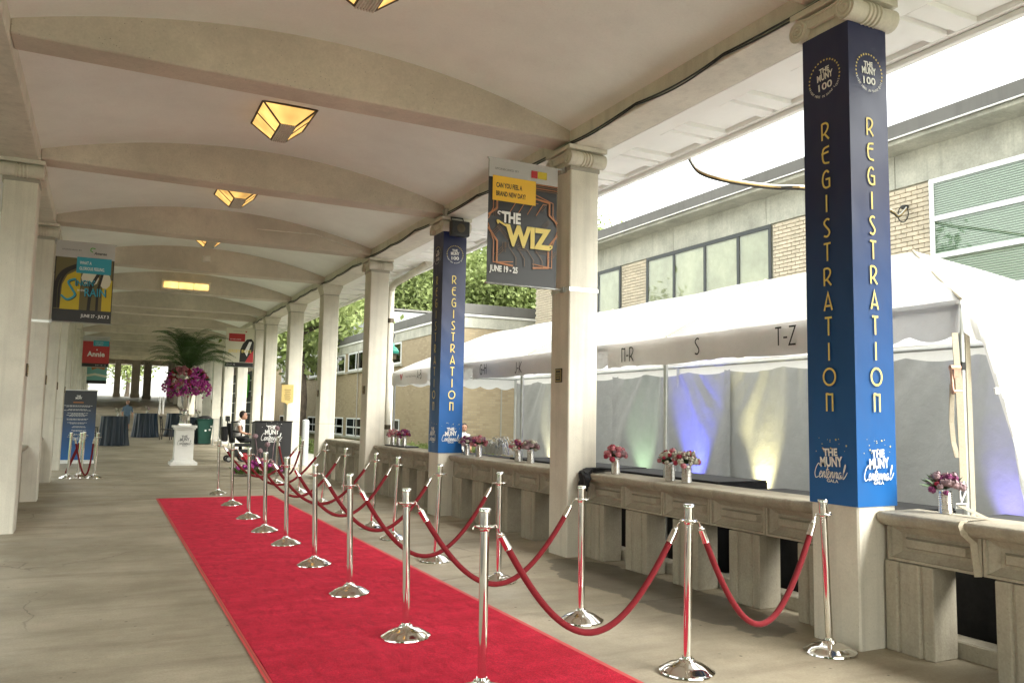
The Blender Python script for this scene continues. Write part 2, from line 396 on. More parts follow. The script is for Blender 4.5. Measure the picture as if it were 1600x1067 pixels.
# ------------------------------------------------------------------ lettering
class Sheet:
    """a flat print area: u to the reader's right, v up, n out of the surface"""
    def __init__(s, o, u, v, n): s.o, s.u, s.v, s.n = Vector(o), Vector(u).normalized(), Vector(v).normalized(), Vector(n).normalized(); s.k = 0
    def P(s, a, b, d=.0015): return s.o+s.u*a+s.v*b+s.n*d
    def lift(s): s.k += 1; return .0015+.0003*(s.k % 40)
_tc = {}
def text_geo(t, offset=0, shear=0, spacing=1):
    key = (t, offset, shear, spacing)
    if key in _tc: return _tc[key]
    c = bpy.data.curves.new('t', 'FONT'); c.body = t; c.size = 1; c.offset = offset; c.shear = shear; c.space_character = spacing; c.resolution_u = 3
    o = bpy.data.objects.new('t', c); col.objects.link(o)
    dg = bpy.context.evaluated_depsgraph_get(); e = o.evaluated_get(dg); me = e.to_mesh()
    V = [(p.co.x, p.co.y) for p in me.vertices]; F = [tuple(p.vertices) for p in me.polygons]
    e.to_mesh_clear(); bpy.data.objects.remove(o); bpy.data.curves.remove(c)
    _tc[key] = (V, F); return V, F
def text(mb, sh, t, cx, cy, h=None, w=None, offset=0, shear=0, spacing=1, rot=0, mi=0, stretch=None, align='c'):
    """text centred at (cx,cy); h = letter height, w = total width (either scales)"""
    V, F = text_geo(t, offset, shear, spacing)
    if not V: return
    xs = [p[0] for p in V]; ys = [p[1] for p in V]; x0, x1, y0, y1 = min(xs), max(xs), min(ys), max(ys)
    sy = h/(y1-y0) if h else w/(x1-x0); sx = w/(x1-x0) if w else sy
    if stretch: sx = sy*stretch
    ox = (x0+x1)/2 if align == 'c' else x0 if align == 'l' else x1
    d = sh.lift(); cr, sr = math.cos(rot), math.sin(rot); W = []
    for p in V:
        a, b = (p[0]-ox)*sx, (p[1]-(y0+y1)/2)*sy
        W.append(sh.P(cx+a*cr-b*sr, cy+a*sr+b*cr, d))
    mb.add(W, F, mi)
def ribbon(mb, sh, pts, w, mi=0, closed=False):
    pts = [Vector(p) for p in pts]; k = len(pts); d = sh.lift(); V = []
    for i in range(k):
        a = pts[i-1] if (i > 0 or closed) else None; b = pts[(i+1) % k] if (i < k-1 or closed) else None
        t1 = (pts[i]-a).normalized() if a is not None else None; t2 = (b-pts[i]).normalized() if b is not None else None
        if t1 is None: t1 = t2
        if t2 is None: t2 = t1
        n1 = Vector((-t1.y, t1.x)); n2 = Vector((-t2.y, t2.x)); m = (n1+n2)
        m = m/max(m.length, 1e-6); L = min(w/2/max(m.dot(n1), .35), w*1.2)
        V += [sh.P(*(pts[i]+m*L), d), sh.P(*(pts[i]-m*L), d)]
    F = [(2*i, 2*i+1, 2*i+3, 2*i+2) for i in range(k-1)]
    if closed: F.append((2*k-2, 2*k-1, 1, 0))
    mb.add(V, F, mi)
def rect(mb, sh, u0, u1, v0, v1, mi=0):
    d = sh.lift(); mb.add([sh.P(u0, v0, d), sh.P(u1, v0, d), sh.P(u1, v1, d), sh.P(u0, v1, d)], [(0, 1, 2, 3)], mi)
def poly(mb, sh, pts, mi=0):
    d = sh.lift(); mb.add([sh.P(*p, d) for p in pts], [tuple(range(len(pts)))], mi)
def star(mb, sh, cx, cy, r, mi=0, rot=0):
    poly(mb, sh, [(cx+(r if i % 2 == 0 else r*.42)*math.cos(rot+math.pi/2+i*math.pi/5), cy+(r if i % 2 == 0 else r*.42)*math.sin(rot+math.pi/2+i*math.pi/5)) for i in range(10)], mi)
def smooth_pts(P, n=5):
    out = []; k = len(P)
    for i in range(k-1):
        p0, p1, p2, p3 = [Vector(P[max(0, min(k-1, j))]) for j in (i-1, i, i+1, i+2)]
        for s in range(n):
            t = s/n; out.append(.5*((2*p1)+(p2-p0)*t+(2*p0-5*p1+4*p2-p3)*t*t+(3*p1-p0-3*p2+p3)*t**3))
    return out+[Vector(P[-1])]
circ = [(.5+.5*math.cos(a*math.pi/12), .5+.5*math.sin(a*math.pi/12)) for a in range(24)]
GLY = {  # deco strokes: (points, smooth?, closed?)
 'R': (.5, [([(0, 0), (0, 1)], 0), ([(0, .98), (.28, .98), (.44, .82), (.40, .60), (.18, .36), (0, .33)], 1), ([(.16, .40), (.5, 0)], 0)]),
 'E': (.5, [([(.5, .98), (.14, .92), (.03, .70), (.03, .32), (.16, .07), (.5, .02)], 1), ([(-.06, .62), (.46, .66)], 0)]),
 'G': (.52, [([(.46, .86), (.30, .99), (.10, .86), (0, .5), (.08, .14), (.28, .01), (.5, .06)], 1), ([(.5, .0), (.5, .50), (.22, .50)], 0)]),
 'I': (.06, [([(.03, 0), (.03, 1)], 0)]),
 'S': (.46, [([(.42, .93), (.26, 1), (.08, .90), (.06, .72), (.36, .36), (.40, .16), (.24, 0), (0, .06)], 1)]),
 'T': (.5, [([(.25, 0), (.25, .97)], 0), ([(0, 1), (.5, 1)], 0)]),
 'A': (.56, [([(0, 0), (.28, 1), (.56, 0)], 0), ([(.08, .26), (.48, .26)], 0)]),
 'O': (.84, [([(x*.84, y*.92+.04) for x, y in circ], 2)]),
 'N': (.44, [([(0, 0), (0, 1)], 0), ([(0, .98), (.22, .93), (.42, .93)], 0), ([(.42, 1), (.42, 0)], 0), ([(.02, .96), (.26, .12), (.40, .1)], 0)][:3]),
 'Z': (.5, [([(0, 1), (.48, 1), (0, 0), (.5, 0)], 0)]),
 '-': (.34, [([(.02, .42), (.32, .42)], 0)]),
 'B': (.46, [([(0, 0), (0, 1)], 0), ([(0, .98), (.3, .98), (.36, .8), (.26, .6), (0, .56)], 1), ([(.1, .56), (.4, .44), (.44, .2), (.3, .02), (0, .02)], 1)]),
 'H': (.46, [([(0, 0), (0, 1)], 0), ([(.46, 0), (.46, 1)], 0), ([(0, .62), (.46, .62)], 0)]),
 'J': (.32, [([(.30, 1), (.30, .22), (.18, .02), (0, .08)], 0)]),
 'K': (.46, [([(0, 0), (0, 1)], 0), ([(.44, 1), (.04, .42), (.46, 0)], 0)]),
}
def deco(mb, sh, t, cx, cy, h, sw, mi=0, gap=.16, wide=1):
    W = sum(GLY[c][0] for c in t)*h*wide+gap*h*(len(t)-1); x = cx-W/2
    for c in t:
        for st in GLY[c][1]:
            P = [(x+p[0]*h*wide, cy-h/2+p[1]*h) for p in st[0]]
            if st[1] == 1: P = smooth_pts([Vector(p) for p in P])
            ribbon(mb, sh, P, sw, mi, closed=(st[1] == 2))
        x += GLY[c][0]*h*wide+gap*h
SCRIPT = [[(.10, .80), (.03, .95), (-.06, .75), (-.10, .35), (-.02, .05), (.12, .15)],  # C
 [(.14, .22), (.22, .36), (.19, .48), (.14, .30), (.18, .06), (.27, .20)], [(.27, .10), (.30, .46), (.31, .08), (.34, .38), (.39, .44), (.40, .10), (.45, .2)],
 [(.50, .85), (.47, .30), (.49, .06), (.55, .18)], [(.43, .56), (.57, .60)], [(.55, .22), (.61, .38), (.58, .50), (.54, .30), (.58, .06), (.66, .20)],
 [(.66, .10), (.69, .46), (.70, .08), (.73, .38), (.78, .44), (.79, .10), (.83, .2)], [(.84, .10), (.87, .46), (.88, .08), (.91, .38), (.96, .44), (.97, .10), (1.0, .2)],
 [(1.02, .45), (1.02, .1), (1.07, .2)], [(1.18, .42), (1.11, .44), (1.08, .2), (1.12, .05), (1.18, .3), (1.20, .08), (1.24, .2)], [(1.27, .2), (1.34, .8), (1.31, .95), (1.28, .6), (1.30, .08), (1.40, .25), (1.46, .5)]]
def script(mb, sh, cx, cy, w, sw, mi=0):
    k = w/1.56
    for st in SCRIPT: ribbon(mb, sh, smooth_pts([Vector((cx+(p[0]-.68+.12*(p[1]-.4))*k, cy+(p[1]-.4)*k*.62)) for p in st], 4), sw, mi)
def logo_words(mb, sh, cx, cy, w, mi=0):
    """two stacked bold words, slightly rising"""
    text(mb, sh, 'THE', cx-.02*w, cy+.27*w, h=.27*w, w=.62*w, offset=.04, rot=.05, mi=mi)
    text(mb, sh, 'MUNY', cx+.02*w, cy-.06*w, h=.36*w, w=.98*w, offset=.04, rot=.05, mi=mi)
def gala_parts(t, sh, cx, cy, w):
    m = MB(); logo_words(m, sh, cx, cy+.22*w, w*.72); m.build('emblem_words', 'white_ink', t)
    m = MB(); script(m, sh, cx, cy-.10*w, w*1.02, w*.022); m.build('emblem_script', 'white_ink', t)
    m = MB(); text(m, sh, 'GALA', cx+.02*w, cy-.30*w, h=.085*w, w=.36*w, offset=.02); m.build('emblem_caption', 'white_ink', t)
    m = MB()
    for i in range(15): star(m, sh, cx+random.uniform(-.56, .56)*w, cy+random.uniform(.42, .78)*w, random.choice((.014, .02, .034))*w)
    m.build('emblem_stars', 'gold_ink', t, kind='stuff')
def logo_gala(mb, sh, cx, cy, w, mi=0, mg=None, stars=True):
    logo_words(mb, sh, cx, cy+.22*w, w*.72, mi); script(mb, sh, cx, cy-.10*w, w*1.02, w*.022, mi)
    text(mb, sh, 'GALA', cx+.02*w, cy-.30*w, h=.085*w, w=.36*w, offset=.02, mi=mi)
    if stars:
        for i in range(15):
            star(mb, sh, cx+random.uniform(-.56, .56)*w, cy+random.uniform(.42, .78)*w, random.choice((.012, .018, .03))*w, mi if mg is None else mg)
def logo_ring(mb, sh, cx, cy, r, mi=0, mg=1):
    logo_words(mb, sh, cx, cy+.18*r, r*1.08, mi); text(mb, sh, '100', cx+.04*r, cy-.42*r, h=.40*r, w=.92*r, offset=.02, rot=.05, mi=mi)
    for i in range(19):
        a = R(-14+i*(208/18)); star(mb, sh, cx+r*math.cos(a), cy+r*math.sin(a), r*.075, mg)
    s = 'RIGHT HERE IN SAINT LOUIS'
    for i, ch in enumerate(s):
        if ch == ' ': continue
        a = R(202+i*(136/(len(s)-1))); text(mb, sh, ch, cx+r*math.cos(a), cy+r*math.sin(a), h=r*.125, rot=a+math.pi/2, mi=mi, offset=.005)

# ================================================================== SETTING
X0, Y0, S = 4.648, 3.944, 3.885           # inner face of right columns, front of first column, bay
XL = -.89                                  # inner face of left columns
CW, CD = .38, .41
KY = [Y0+S*k for k in range(7)]+[Y0+S*6+2.05+S*k for k in range(8)]      # a second run of columns starts after the joint
ROOF_END = KY[-1]+2; RB = -12.5          # roof runs from just behind the camera to the far end
# ground far and wide
g = MB(); g.add([(-160, -120, -.06), (260, -120, -.06), (260, 320, -.06), (-160, 320, -.06)], [(0, 1, 2, 3)])
tag(g.build('ground', 'grass'), 'green lawn around the covered walk', 'ground', kind='structure')
pv = MB(); pv.add([(5.3, -15, -.03), (11.9, -15, -.03), (11.9, 21, -.03), (5.3, 21, -.03)], [(0, 1, 2, 3)])
tag(pv.build('pavement', 'asphalt'), 'grey paving under the white tent', 'pavement', kind='structure')
pl_ = MB(); pl_.add([(-7.2, -15, -.03), (-1.5, -15, -.03), (-1.5, 60, -.03), (-7.2, 60, -.03)], [(0, 1, 2, 3)])  # out of view; added and darkened to tame bounced light
tag(pl_.build('pavement', 'asphalt_dark'), 'unseen grey paving added left of the walk to temper bounced light', 'pavement', kind='structure')
pt = MB(); pt.add([(5.3, 21.2, -.028), (7.3, 21.2, -.028), (7.3, 33, -.028), (5.3, 33, -.028)], [(0, 1, 2, 3)])
tag(pt.build('path', 'plaza'), 'pale concrete path leaving the covered walk', 'path', kind='structure')
fl = MB()
for a, b in ((-30, 27), (27, 50.4)): fl.add([(-1.5, a, fz(a)-.012), (5.32, a, fz(a)-.012), (5.32, b, fz(b)-.012), (-1.5, b, fz(b)-.012)], [(0, 1, 2, 3)])
floor = tag(fl.build('floor', 'slab_joint'), 'tan concrete floor of the covered walk', 'floor', kind='structure')
js = [-30, -26, -22, -18, -14, -9, -4.4, -.2, 2.1, 5.75, 10.35, 14.5, 18.6, 22.7, 27, 31, 35, 39, 43, 47, 50.4]
for i in range(len(js)-1):
    a, b = js[i]+.0025, js[i+1]-.0025
    for xa, xb in ((-1.5, 5.32),):
        s_ = MB(); V = []
        for dz in (-.011, 0): V += [(xa, a, fz(a)+dz), (xb, a, fz(a)+dz), (xb, b, fz(b)+dz), (xa, b, fz(b)+dz)]
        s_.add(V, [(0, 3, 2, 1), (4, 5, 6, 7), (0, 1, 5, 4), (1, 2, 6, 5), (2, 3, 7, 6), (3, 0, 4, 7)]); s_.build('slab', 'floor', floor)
ed = MB(); ed.box(5.325, 5.45, -14, 21, -.055, -.004); tag(ed.build('kerb', 'stone'), 'low concrete edge along the covered walk', 'kerb', kind='structure')

# ceiling: shallow vault, roof slab, beams
XM, HW = (X0+XL)/2, (X0-XL)/2
def vz(x): return 4.83+.42*(1-((x-XM)/HW)**2)
cl = MB(); NX = 28
def vault(u, v): x = XL-.1+(X0-XL+.2)*u; return (x, RB+v*(ROOF_END-RB), vz(x))
cl.grid(vault, NX, 40)
ceil = tag(cl.build('ceiling', 'ceiling', smooth=True), 'white vaulted ceiling of the covered walk', 'ceiling', kind='structure')
rs = MB(); rs.box(-2.35, 6.05, RB, ROOF_END, 5.42, 5.55)
rs.box(XL-.45, XL-.0, RB, ROOF_END, 4.65, 5.42); rs.box(X0, X0+.45, RB, ROOF_END, 4.65, 5.42)
rs.box(XL, X0, ROOF_END-.2, ROOF_END, 4.9, 5.42)
rs.build('roof_slab', 'cream', ceil, bevel=.01)
arc = [(XL+(X0-XL)*i/24, vz(XL+(X0-XL)*i/24)+.06) for i in range(25)]
pb = MB(); pb.prism([(X0, 4.705), (XL, 4.705)]+arc, 'y', 0, .37)
beam0 = pb.build('beam', 'beam', ceil, bevel=.012)
by = [y+.02 for y in KY]+[Y0-S+.02, Y0-2*S+.02, Y0-3*S+.02, RB+.02]
beam0.location = (0, by[0], 0)
for y in by[1:]:
    b = beam0.copy(); col.objects.link(b); b.location = (0, y, 0)
# eave soffits with sunk panels (right, visible) ; left plain
def eave(xa, xb, xp0, xp1, sgn, y0, y1, nm):
    e = MB(); lo, hi = sorted((xp0, xp1)); A, B = sorted((xa, xb))
    e.box(A, lo, y0, y1, 4.652, 4.80); e.box(hi, B, y0, y1, 4.652, 4.80); e.box(lo, hi, y0, y1, 4.70, 4.80)
    y = y0+.0; k = 0; ph = (5.16-y0) % .955; edges = []
    yy = y0+ph-.955
    while yy < y1:
        edges += [(yy+.55, yy+.735), (yy+.80, yy+.955)]; yy += .955
    for a, b in edges:
        a, b = max(a, y0), min(b, y1)
        if b > a: e.box(lo, hi, a, b, 4.654, 4.705)
    e.box(B-.03 if sgn > 0 else A-.04, B+.04 if sgn > 0 else A+.03, y0, y1, 4.60, 4.648)
    e.box(B+.0 if sgn > 0 else A-.05, B+.05 if sgn > 0 else A, y0, y1, 4.648, 5.415)
    return e.build(nm, 'soffit_white', ceil, bevel=.006)
eave(5.10, 6.0, 5.33, 5.92, 1, RB+.1, ROOF_END-.1, 'eave_soffit')
eave(-1.345, -2.3, -1.6, -2.18, -1, RB+.1, ROOF_END-.1, 'eave_soffit')

# retaining wall, ramp and far plaza
rw = MB(); rw.box(-1.5, 5.6, 50.4, 50.75, -.05, 1.25); tag(rw.build('retaining_wall', 'stone', bevel=.02), 'low brown retaining wall across the far end of the walk', 'wall')
rp = MB(); rp.add([(-3, 50.75, 1.24), (9, 50.75, 1.24), (9, 82, 2.75), (-3, 82, 2.75)], [(0, 1, 2, 3)])
rp.add([(-3, 50.75, 1.24), (-3, 82, 2.75), (-3, 82, -.1), (-3, 50.75, -.1)], [(0, 1, 2, 3)]); rp.add([(9, 50.75, 1.24), (9, 82, 2.75), (9, 82, -.1), (9, 50.75, -.1)], [(0, 1, 2, 3)])
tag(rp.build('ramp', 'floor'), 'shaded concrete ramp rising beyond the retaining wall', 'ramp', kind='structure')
rr_ = MB(); rr_.box(-3.5, 9.5, ROOF_END-1, 82, 6.3, 6.6); rr_.box(-3.5, 9.5, ROOF_END-1.2, ROOF_END-.9, 5.3, 6.6)  # roof and side walls added to keep daylight off the ramp
rr_.box(-3.4, -3.1, ROOF_END-1, 80, 1, 6.31); rr_.box(9.1, 9.4, ROOF_END-1, 80, 1, 6.31)
tag(rr_.build('ramp_light_blocker', 'beam', bevel=.01), 'unseen roof and side walls added to darken the far ramp', 'roof', kind='structure')
for k_ in range(5):
    for x_, l_ in ((-1.6, 'left'), (5.0, 'right')):
        yk = ROOF_END+.8+k_*3.9; zk = 1.24+(yk-50.75)/31.25*1.51; t = thing('ramp_column', (x_, yk, zk), '%s cream column on the %s side of the far ramp' % (['first', 'second', 'third', 'fourth', 'fifth'][k_], l_), 'column', 'cream columns beside the far ramp')
        q = MB(); q.box(x_-.2, x_+.2, yk-.2, yk+.2, zk-.2, 6.0); q.build('shaft', 'cream', t, bevel=.012); q = MB(); q.box(x_-.26, x_+.26, yk-.26, yk+.26, 6.0, 6.298); q.build('capital', 'cream', t, bevel=.02)
pz = MB(); pz.box(-25, 30, 82, 112, -.1, 2.756); tag(pz.build('plaza', 'plaza'), 'sunlit pale plaza at the top of the ramp', 'plaza', kind='structure')

# ================================================================== COLUMNS
def column_proto(kind, side):
    """side +1: inner face looks to -X (right row)"""
    t = thing('column', (0, 0, 0), 'x', 'column', 'cream columns of the covered walk')
    hx, hy = CW/2, CD/2
    sh = MB(); sh.box(-hx, hx, -hy, hy, -.02, 4.40); sh.build('shaft', 'cream', t, bevel=.012, local=True)
    jt = MB()
    for z in ((1.28,) if kind == 'plain' else ()):
        jt.box(-hx-.0015, hx+.0015, -hy-.0015, hy+.0015, z, z+.012)
    if jt.v: jt.build('joint_line', 'band_grey', t, local=True)
    c = MB()
    if kind == 'ionic':
        c.box(-hx-.004, hx+.004, -hy-.004, hy+.004, 4.425, 4.61)
        for sy in (-1, 1):
            yc = sy*(hy+.015)
            c.tube([(-hx-.05+i*(2*hx+.1)/10, yc, 4.505) for i in range(11)], [.085-.012*math.cos((i-5)/5*math.pi/2)**2 for i in range(11)], 20)
            for xr in (-.06, -.02, .02, .06): c.tube([(xr-.011, yc, 4.505), (xr-.006, yc, 4.505), (xr+.006, yc, 4.505), (xr+.011, yc, 4.505)], [.074, .088, .088, .074], 20, cap=False)
        for sx in (-1, 1):
            x = sx*(hx+.052)
            for sy in (-1, 1):
                sp = []
                for i in range(34):
                    a = math.pi/2-sy*(-1)*i/33*4.4*math.pi*1; r_ = .078*(1-i/33*.82)
                    sp.append((x, sy*(hy+.015)+r_*math.cos(a), 4.505+r_*math.sin(a)))
                c.tube(sp, .0085, 6)
            c.prism([(-hy-.02, 4.585), (-.08, 4.572), (.08, 4.572), (hy+.02, 4.585), (hy+.02, 4.52), (.1, 4.49), (-.1, 4.49), (-hy-.02, 4.52)], 'x', x-.022*sx-.012, x-.022*sx+.012)
            c.tube([(x, -hy-.015, 4.583), (x, -.1, 4.565), (x, .1, 4.565), (x, hy+.015, 4.583)], .0085, 6)
        c.box(-hx-.065, hx+.065, -hy-.075, hy+.075, 4.60, 4.648)
        cap = c.build('capital', 'cream', t, smooth=True, bevel=0, local=True)
        n = MB(); n.box(-hx-.008, hx+.008, -hy-.008, hy+.008, 4.372, 4.425); n.build('necking_band', 'band_grey', t, bevel=.004, local=True)
    else:
        for a, b, za, zb in ((0, .055, 4.42, 4.585), (.065, .065, 4.585, 4.648)):
            c.add([(-hx-a, -hy-a, za), (hx+a, -hy-a, za), (hx+a, hy+a, za), (-hx-a, hy+a, za), (-hx-b, -hy-b, zb), (hx+b, -hy-b, zb), (hx+b, hy+b, zb), (-hx-b, hy+b, zb)],
                  [(0, 3, 2, 1), (4, 5, 6, 7), (0, 1, 5, 4), (1, 2, 6, 5), (2, 3, 7, 6), (3, 0, 4, 7)])
        c.build('capital', 'cream', t, bevel=.006, local=True)
        n = MB(); n.box(-hx+.003, hx-.003, -hy+.003, hy-.003, 4.40, 4.42); n.build('joint_line', 'band_grey', t, local=True)
    p = MB(); x = -side*hx; p.box(min(x, x-side*.018), max(x, x-side*.018), -.07, .07, 1.93, 2.09)
    pl = p.build('plaque', 'bronze', t, bevel=.004, local=True)
    f = MB()
    for a, b, z0, z1 in ((-.062, .062, 2.07, 2.076), (-.062, .062, 1.944, 1.95), (-.062, -.056, 1.95, 2.07), (.056, .062, 1.95, 2.07), (-.04, .04, 2.03, 2.036), (-.045, .045, 2.005, 2.011), (-.035, .035, 1.98, 1.986)):
        xx = x-side*.0195; f.box(min(xx, xx+side*.004), max(xx, xx+side*.004), a, b, z0, z1)
    f.build('plaque_relief', 'brass', pl, local=True)
    return t
ORD = ['nearest', 'second', 'third', 'fourth', 'fifth', 'sixth', 'seventh', 'eighth', 'ninth', 'tenth', 'eleventh', 'twelfth', 'thirteenth', 'fourteenth', 'last']
protos = {}; drop_plaque = []
def place_column(kind, side, k, label):
    key = (kind, side)
    if key not in protos: protos[key] = o = column_proto(kind, side)
    else: o = copy_tree(protos[key])
    x = X0+CW/2 if side > 0 else XL-CW/2
    o.location = (x, KY[k]+CD/2, 0); o['label'] = label
    if side > 0 and k in (0, 2): drop_plaque.append(o)
    return o
rl = {0: 'nearest cream column of the right row, its shaft wrapped in a blue printed cover', 1: 'cream square column carrying the black and gold show banner, right row',
      2: 'cream square column in the right row holding a black floodlight under its capital', 3: 'cream square column with scrolled capital in front of the white downpipe',
      4: 'cream column with plain flared capital beside the short length of balustrade', 5: 'cream column bearing the golden shield plaque'}
for k in range(len(KY)):
    place_column('ionic' if k < 4 else 'plain', 1, k, rl.get(k, 'cream square column, %s from the front in the right row' % ORD[k]))
for k in range(2, len(KY)):
    lab = {2: 'nearest cream column of the left row, at the left picture edge', 3: 'second cream column of the left row, carrying the yellow and black show banner'}.get(k, 'cream square column, %s in sight in the left row' % ORD[k-2])
    place_column('ionic' if k < 5 else 'plain', -1, k, lab)

for o in drop_plaque:
    for c_ in list(o.children):
        if c_.name.startswith(('plaque', 'necking')):
            for g_ in list(c_.children): bpy.data.objects.remove(g_)
            bpy.data.objects.remove(c_)
# ================================================================== BALUSTRADES (local: x into the wall, y along the bay)
BL = S-CD
def balustrade_proto():
    t = thing('balustrade', (0, 0, 0), 'x', 'balustrade', 'stone balustrades between the columns')
    c = MB(); pr = [(.0, .865), (-.012, .88), (-.018, .9), (-.012, .918), (.004, .928), (.42, .928), (.42, .85), (.06, .85), (.05, .835), (.02, .842)]
    c.prism(pr, 'y', .005, BL-.005); c.build('coping', 'stone', t, smooth=True, bevel=.008, local=True)
    fr = MB(); z0, z1, xf, np_ = .605, .848, .06, 5
    fr.box(xf+.08, .36, .03, BL-.03, z0, z1); pw = (BL-.06)/np_
    for i in range(np_):
        a, b = .03+i*pw+.004, .03+(i+1)*pw-.004; rings = [(0, 0), (.020, 0), (.022, .022), (.075, .060), (.10, .060), (.125, .026)]
        V = []
        for m_, d in rings:
            mz = min(m_, (z1-z0)/2-.01)*.85; V += [(xf+d, a+m_, z0+mz), (xf+d, b-m_, z0+mz), (xf+d, b-m_, z1-mz), (xf+d, a+m_, z1-mz)]
        n = len(rings); F = [(4*r+j, 4*r+(j+1) % 4, 4*r+4+(j+1) % 4, 4*r+4+j) for r in range(n-1) for j in range(4)]+[tuple(4*(n-1)+j for j in range(4))]
        V += [(xf+.085, a, z0), (xf+.085, b, z0), (xf+.085, b, z1), (xf+.085, a, z1)]; F += [(j, (j+1) % 4, 4*n+(j+1) % 4, 4*n+j) for j in range(4)]
        q = MB(); q.add(V, F); q.build('panel', 'stone', t, local=True)
    fr.build('frieze', 'stone', t, local=True)
    pm = None
    for i in range(5):
        a = .005+i*(BL-.38)/4
        plan = [(.055, 0), (.055, .075), (.075, .09), (.05, .105), (.05, .24), (.07, .255), (.05, .27), (.05, .36), (.29, .36), (.29, 0)]
        if pm is None:
            p = MB(); p.prism([(x, y) for x, y in plan], 'z', 0, .598); ob = p.build('pillar', 'stone', t, local=True, bevel=.006); pm = ob.data; ob.location = (0, a, 0)
        else: clone_mesh('pillar', pm, t, (0, a, 0))
    pl = MB(); pl.box(.31, .48, .0, BL, -.02, .11); pl.build('plinth', 'stone', t, local=True, bevel=.01)
    return t
bp = balustrade_proto()
def place_bal(k, side, label, first=False):
    o = bp if first else copy_tree(bp); y = (KY[k]+CD) if k >= 0 else KY[0]-S+CD
    if side > 0: o.location = (4.83, y, 0)
    else: o.location = (XL-.18, y+BL, 0); o.rotation_euler = (0, 0, math.pi)
    o['label'] = label
place_bal(-1, 1, 'stone balustrade at the right picture edge, a ratchet strap hung over it', True)
place_bal(0, 1, 'stone balustrade between the two nearest right columns, below the N-R and S letters')
place_bal(1, 1, 'stone balustrade between the banner column and the floodlight column')
place_bal(2, 1, 'stone balustrade with two vases on its far end, behind the middle stanchions')
place_bal(3, 1, 'farthest stone balustrade of the right row, in front of the white capped bollard')
for k, n in ((2, 'nearest'), (3, 'second')): place_bal(k, -1, '%s stone balustrade between the left columns' % n)

# ================================================================== CEILING LANTERNS
def lantern():
    t = thing('ceiling_lantern', (0, 0, 0), 'x', 'lamp', 'amber glass ceiling lanterns')
    wx, wy, h, bx_, by_ = .325, .43, .215, .09, .31
    # glass body (hopper)
    gl = MB(); zt, zb = 0, -h
    T = [(-wx, -wy, zt), (wx, -wy, zt), (wx, wy, zt), (-wx, wy, zt)]; B = [(-bx_, -by_, zb), (bx_, -by_, zb), (bx_, by_, zb), (-bx_, by_, zb)]
    for j in range(4):
        q = MB(); a, b, c, d = T[j], T[(j+1) % 4], B[(j+1) % 4], B[j]; q.add([a, b, c, d], [(0, 1, 2, 3)]); q.build('glass_panel', 'lamp_glow', t, local=True)
    fr = MB()
    for j in range(4):
        fr.tube([T[j], T[(j+1) % 4]], .016, 6); fr.tube([T[j], B[j]], .012, 6); fr.tube([B[j], B[(j+1) % 4]], .012, 6)
    for s in (-1, 1): fr.tube([(s*wx, 0, 0), (s*bx_, 0, zb)], .011, 6)
    fr.build('frame', 'bronze', t, local=True)
    rb = MB()
    for i in range(7):
        x = -bx_+bx_*2*(i+.5)/7; rb.tube([(x, -by_-.02, zb-.008), (x, by_+.02, zb-.008)], .011, 8)
    rb.box(-bx_, bx_, -by_-.015, by_+.015, zb-.008, zb); rb.build('fluted_bar', 'cream', t, smooth=True, local=True)
    return t
lt = None
for i, (k, lab) in enumerate(((0, 'amber lantern cut by the top picture edge'), (1, 'large lit amber lantern behind the first full cross beam'), (2, 'lit amber lantern on the ceiling behind the second cross beam'), (3, 'small lit amber lantern showing just under the third cross beam'))):
    o = lt if lt is None else copy_tree(lt)
    if o is None: o = lt = lantern()
    o.location = (XM-.05, KY[k]+2.35, 5.245); o['label'] = lab
p = onY(291, 447, KY[5]-.07)
t = thing('ceiling_light', (p.x, p.y, p.z), 'flat three-pane amber ceiling light on a far cross beam', 'lamp')
q = MB(); q.box(p.x-.62, p.x+.62, p.y+.0, p.y+.085, p.z-.12, p.z+.14); q.build('housing', 'cream', t, bevel=.01)
for i in range(3):
    q = MB(); q.prism([(p.x-.56+i*.38, p.z-.08), (p.x-.20+i*.38, p.z-.08), (p.x-.20+i*.38, p.z+.08), (p.x-.56+i*.38, p.z+.08)], 'y', p.y-.05, p.y-.001); q.build('glass_panel', 'lamp_hot', t, bevel=.01)

# cable and boxes along the long beam, conduit under one cross beam
cb = MB()
for off, sag in ((.0, .03), (.02, .045)):
    P = []
    y = -1
    while y < 30:
        u = ((y-Y0) % 1.3)/1.3; P.append((X0-.012-off*.3, y, 4.70-off-sag*4*u*(1-u)+.01*math.sin(y*3))); y += .13
    cb.tube(P, .0085, 6)
tag(cb.build('cable', 'cable', smooth=True), 'black cable run drooping along the ceiling edge above the right columns', 'cable')
q = MB(); q.tube([(2.4, KY[3]-.02, 4.96), (3.5, KY[3]-.02, 4.99), (X0-.2, KY[3]-.02, 4.75)], .013, 6)
tag(q.build('conduit', 'cream', smooth=True), 'thin conduit along the fourth cross beam', 'pipe')
p = onY(322, 405, KY[3]); q = MB(); q.box(p.x-.07, p.x+.07, KY[3]-.06, KY[3]+.019, p.z-.06, p.z+.06)
q.box(p.x-.05, p.x+.05, KY[3]-.068, KY[3]-.06, p.z-.04, p.z+.04); tag(q.build('junction_box', 'cream', bevel=.006), 'small junction box on the fourth cross beam', 'box')
p = onX(699, 332, X0)
q = MB(); q.box(X0-.06, X0-.001, p.y-.05, p.y+.05, p.z-.06, p.z+.05); q.box(X0-.068, X0-.06, p.y-.035, p.y+.035, p.z-.045, p.z+.035); tag(q.build('cable_box', 'band_grey', bevel=.005), 'small grey box where the cable passes the floodlight column', 'box')

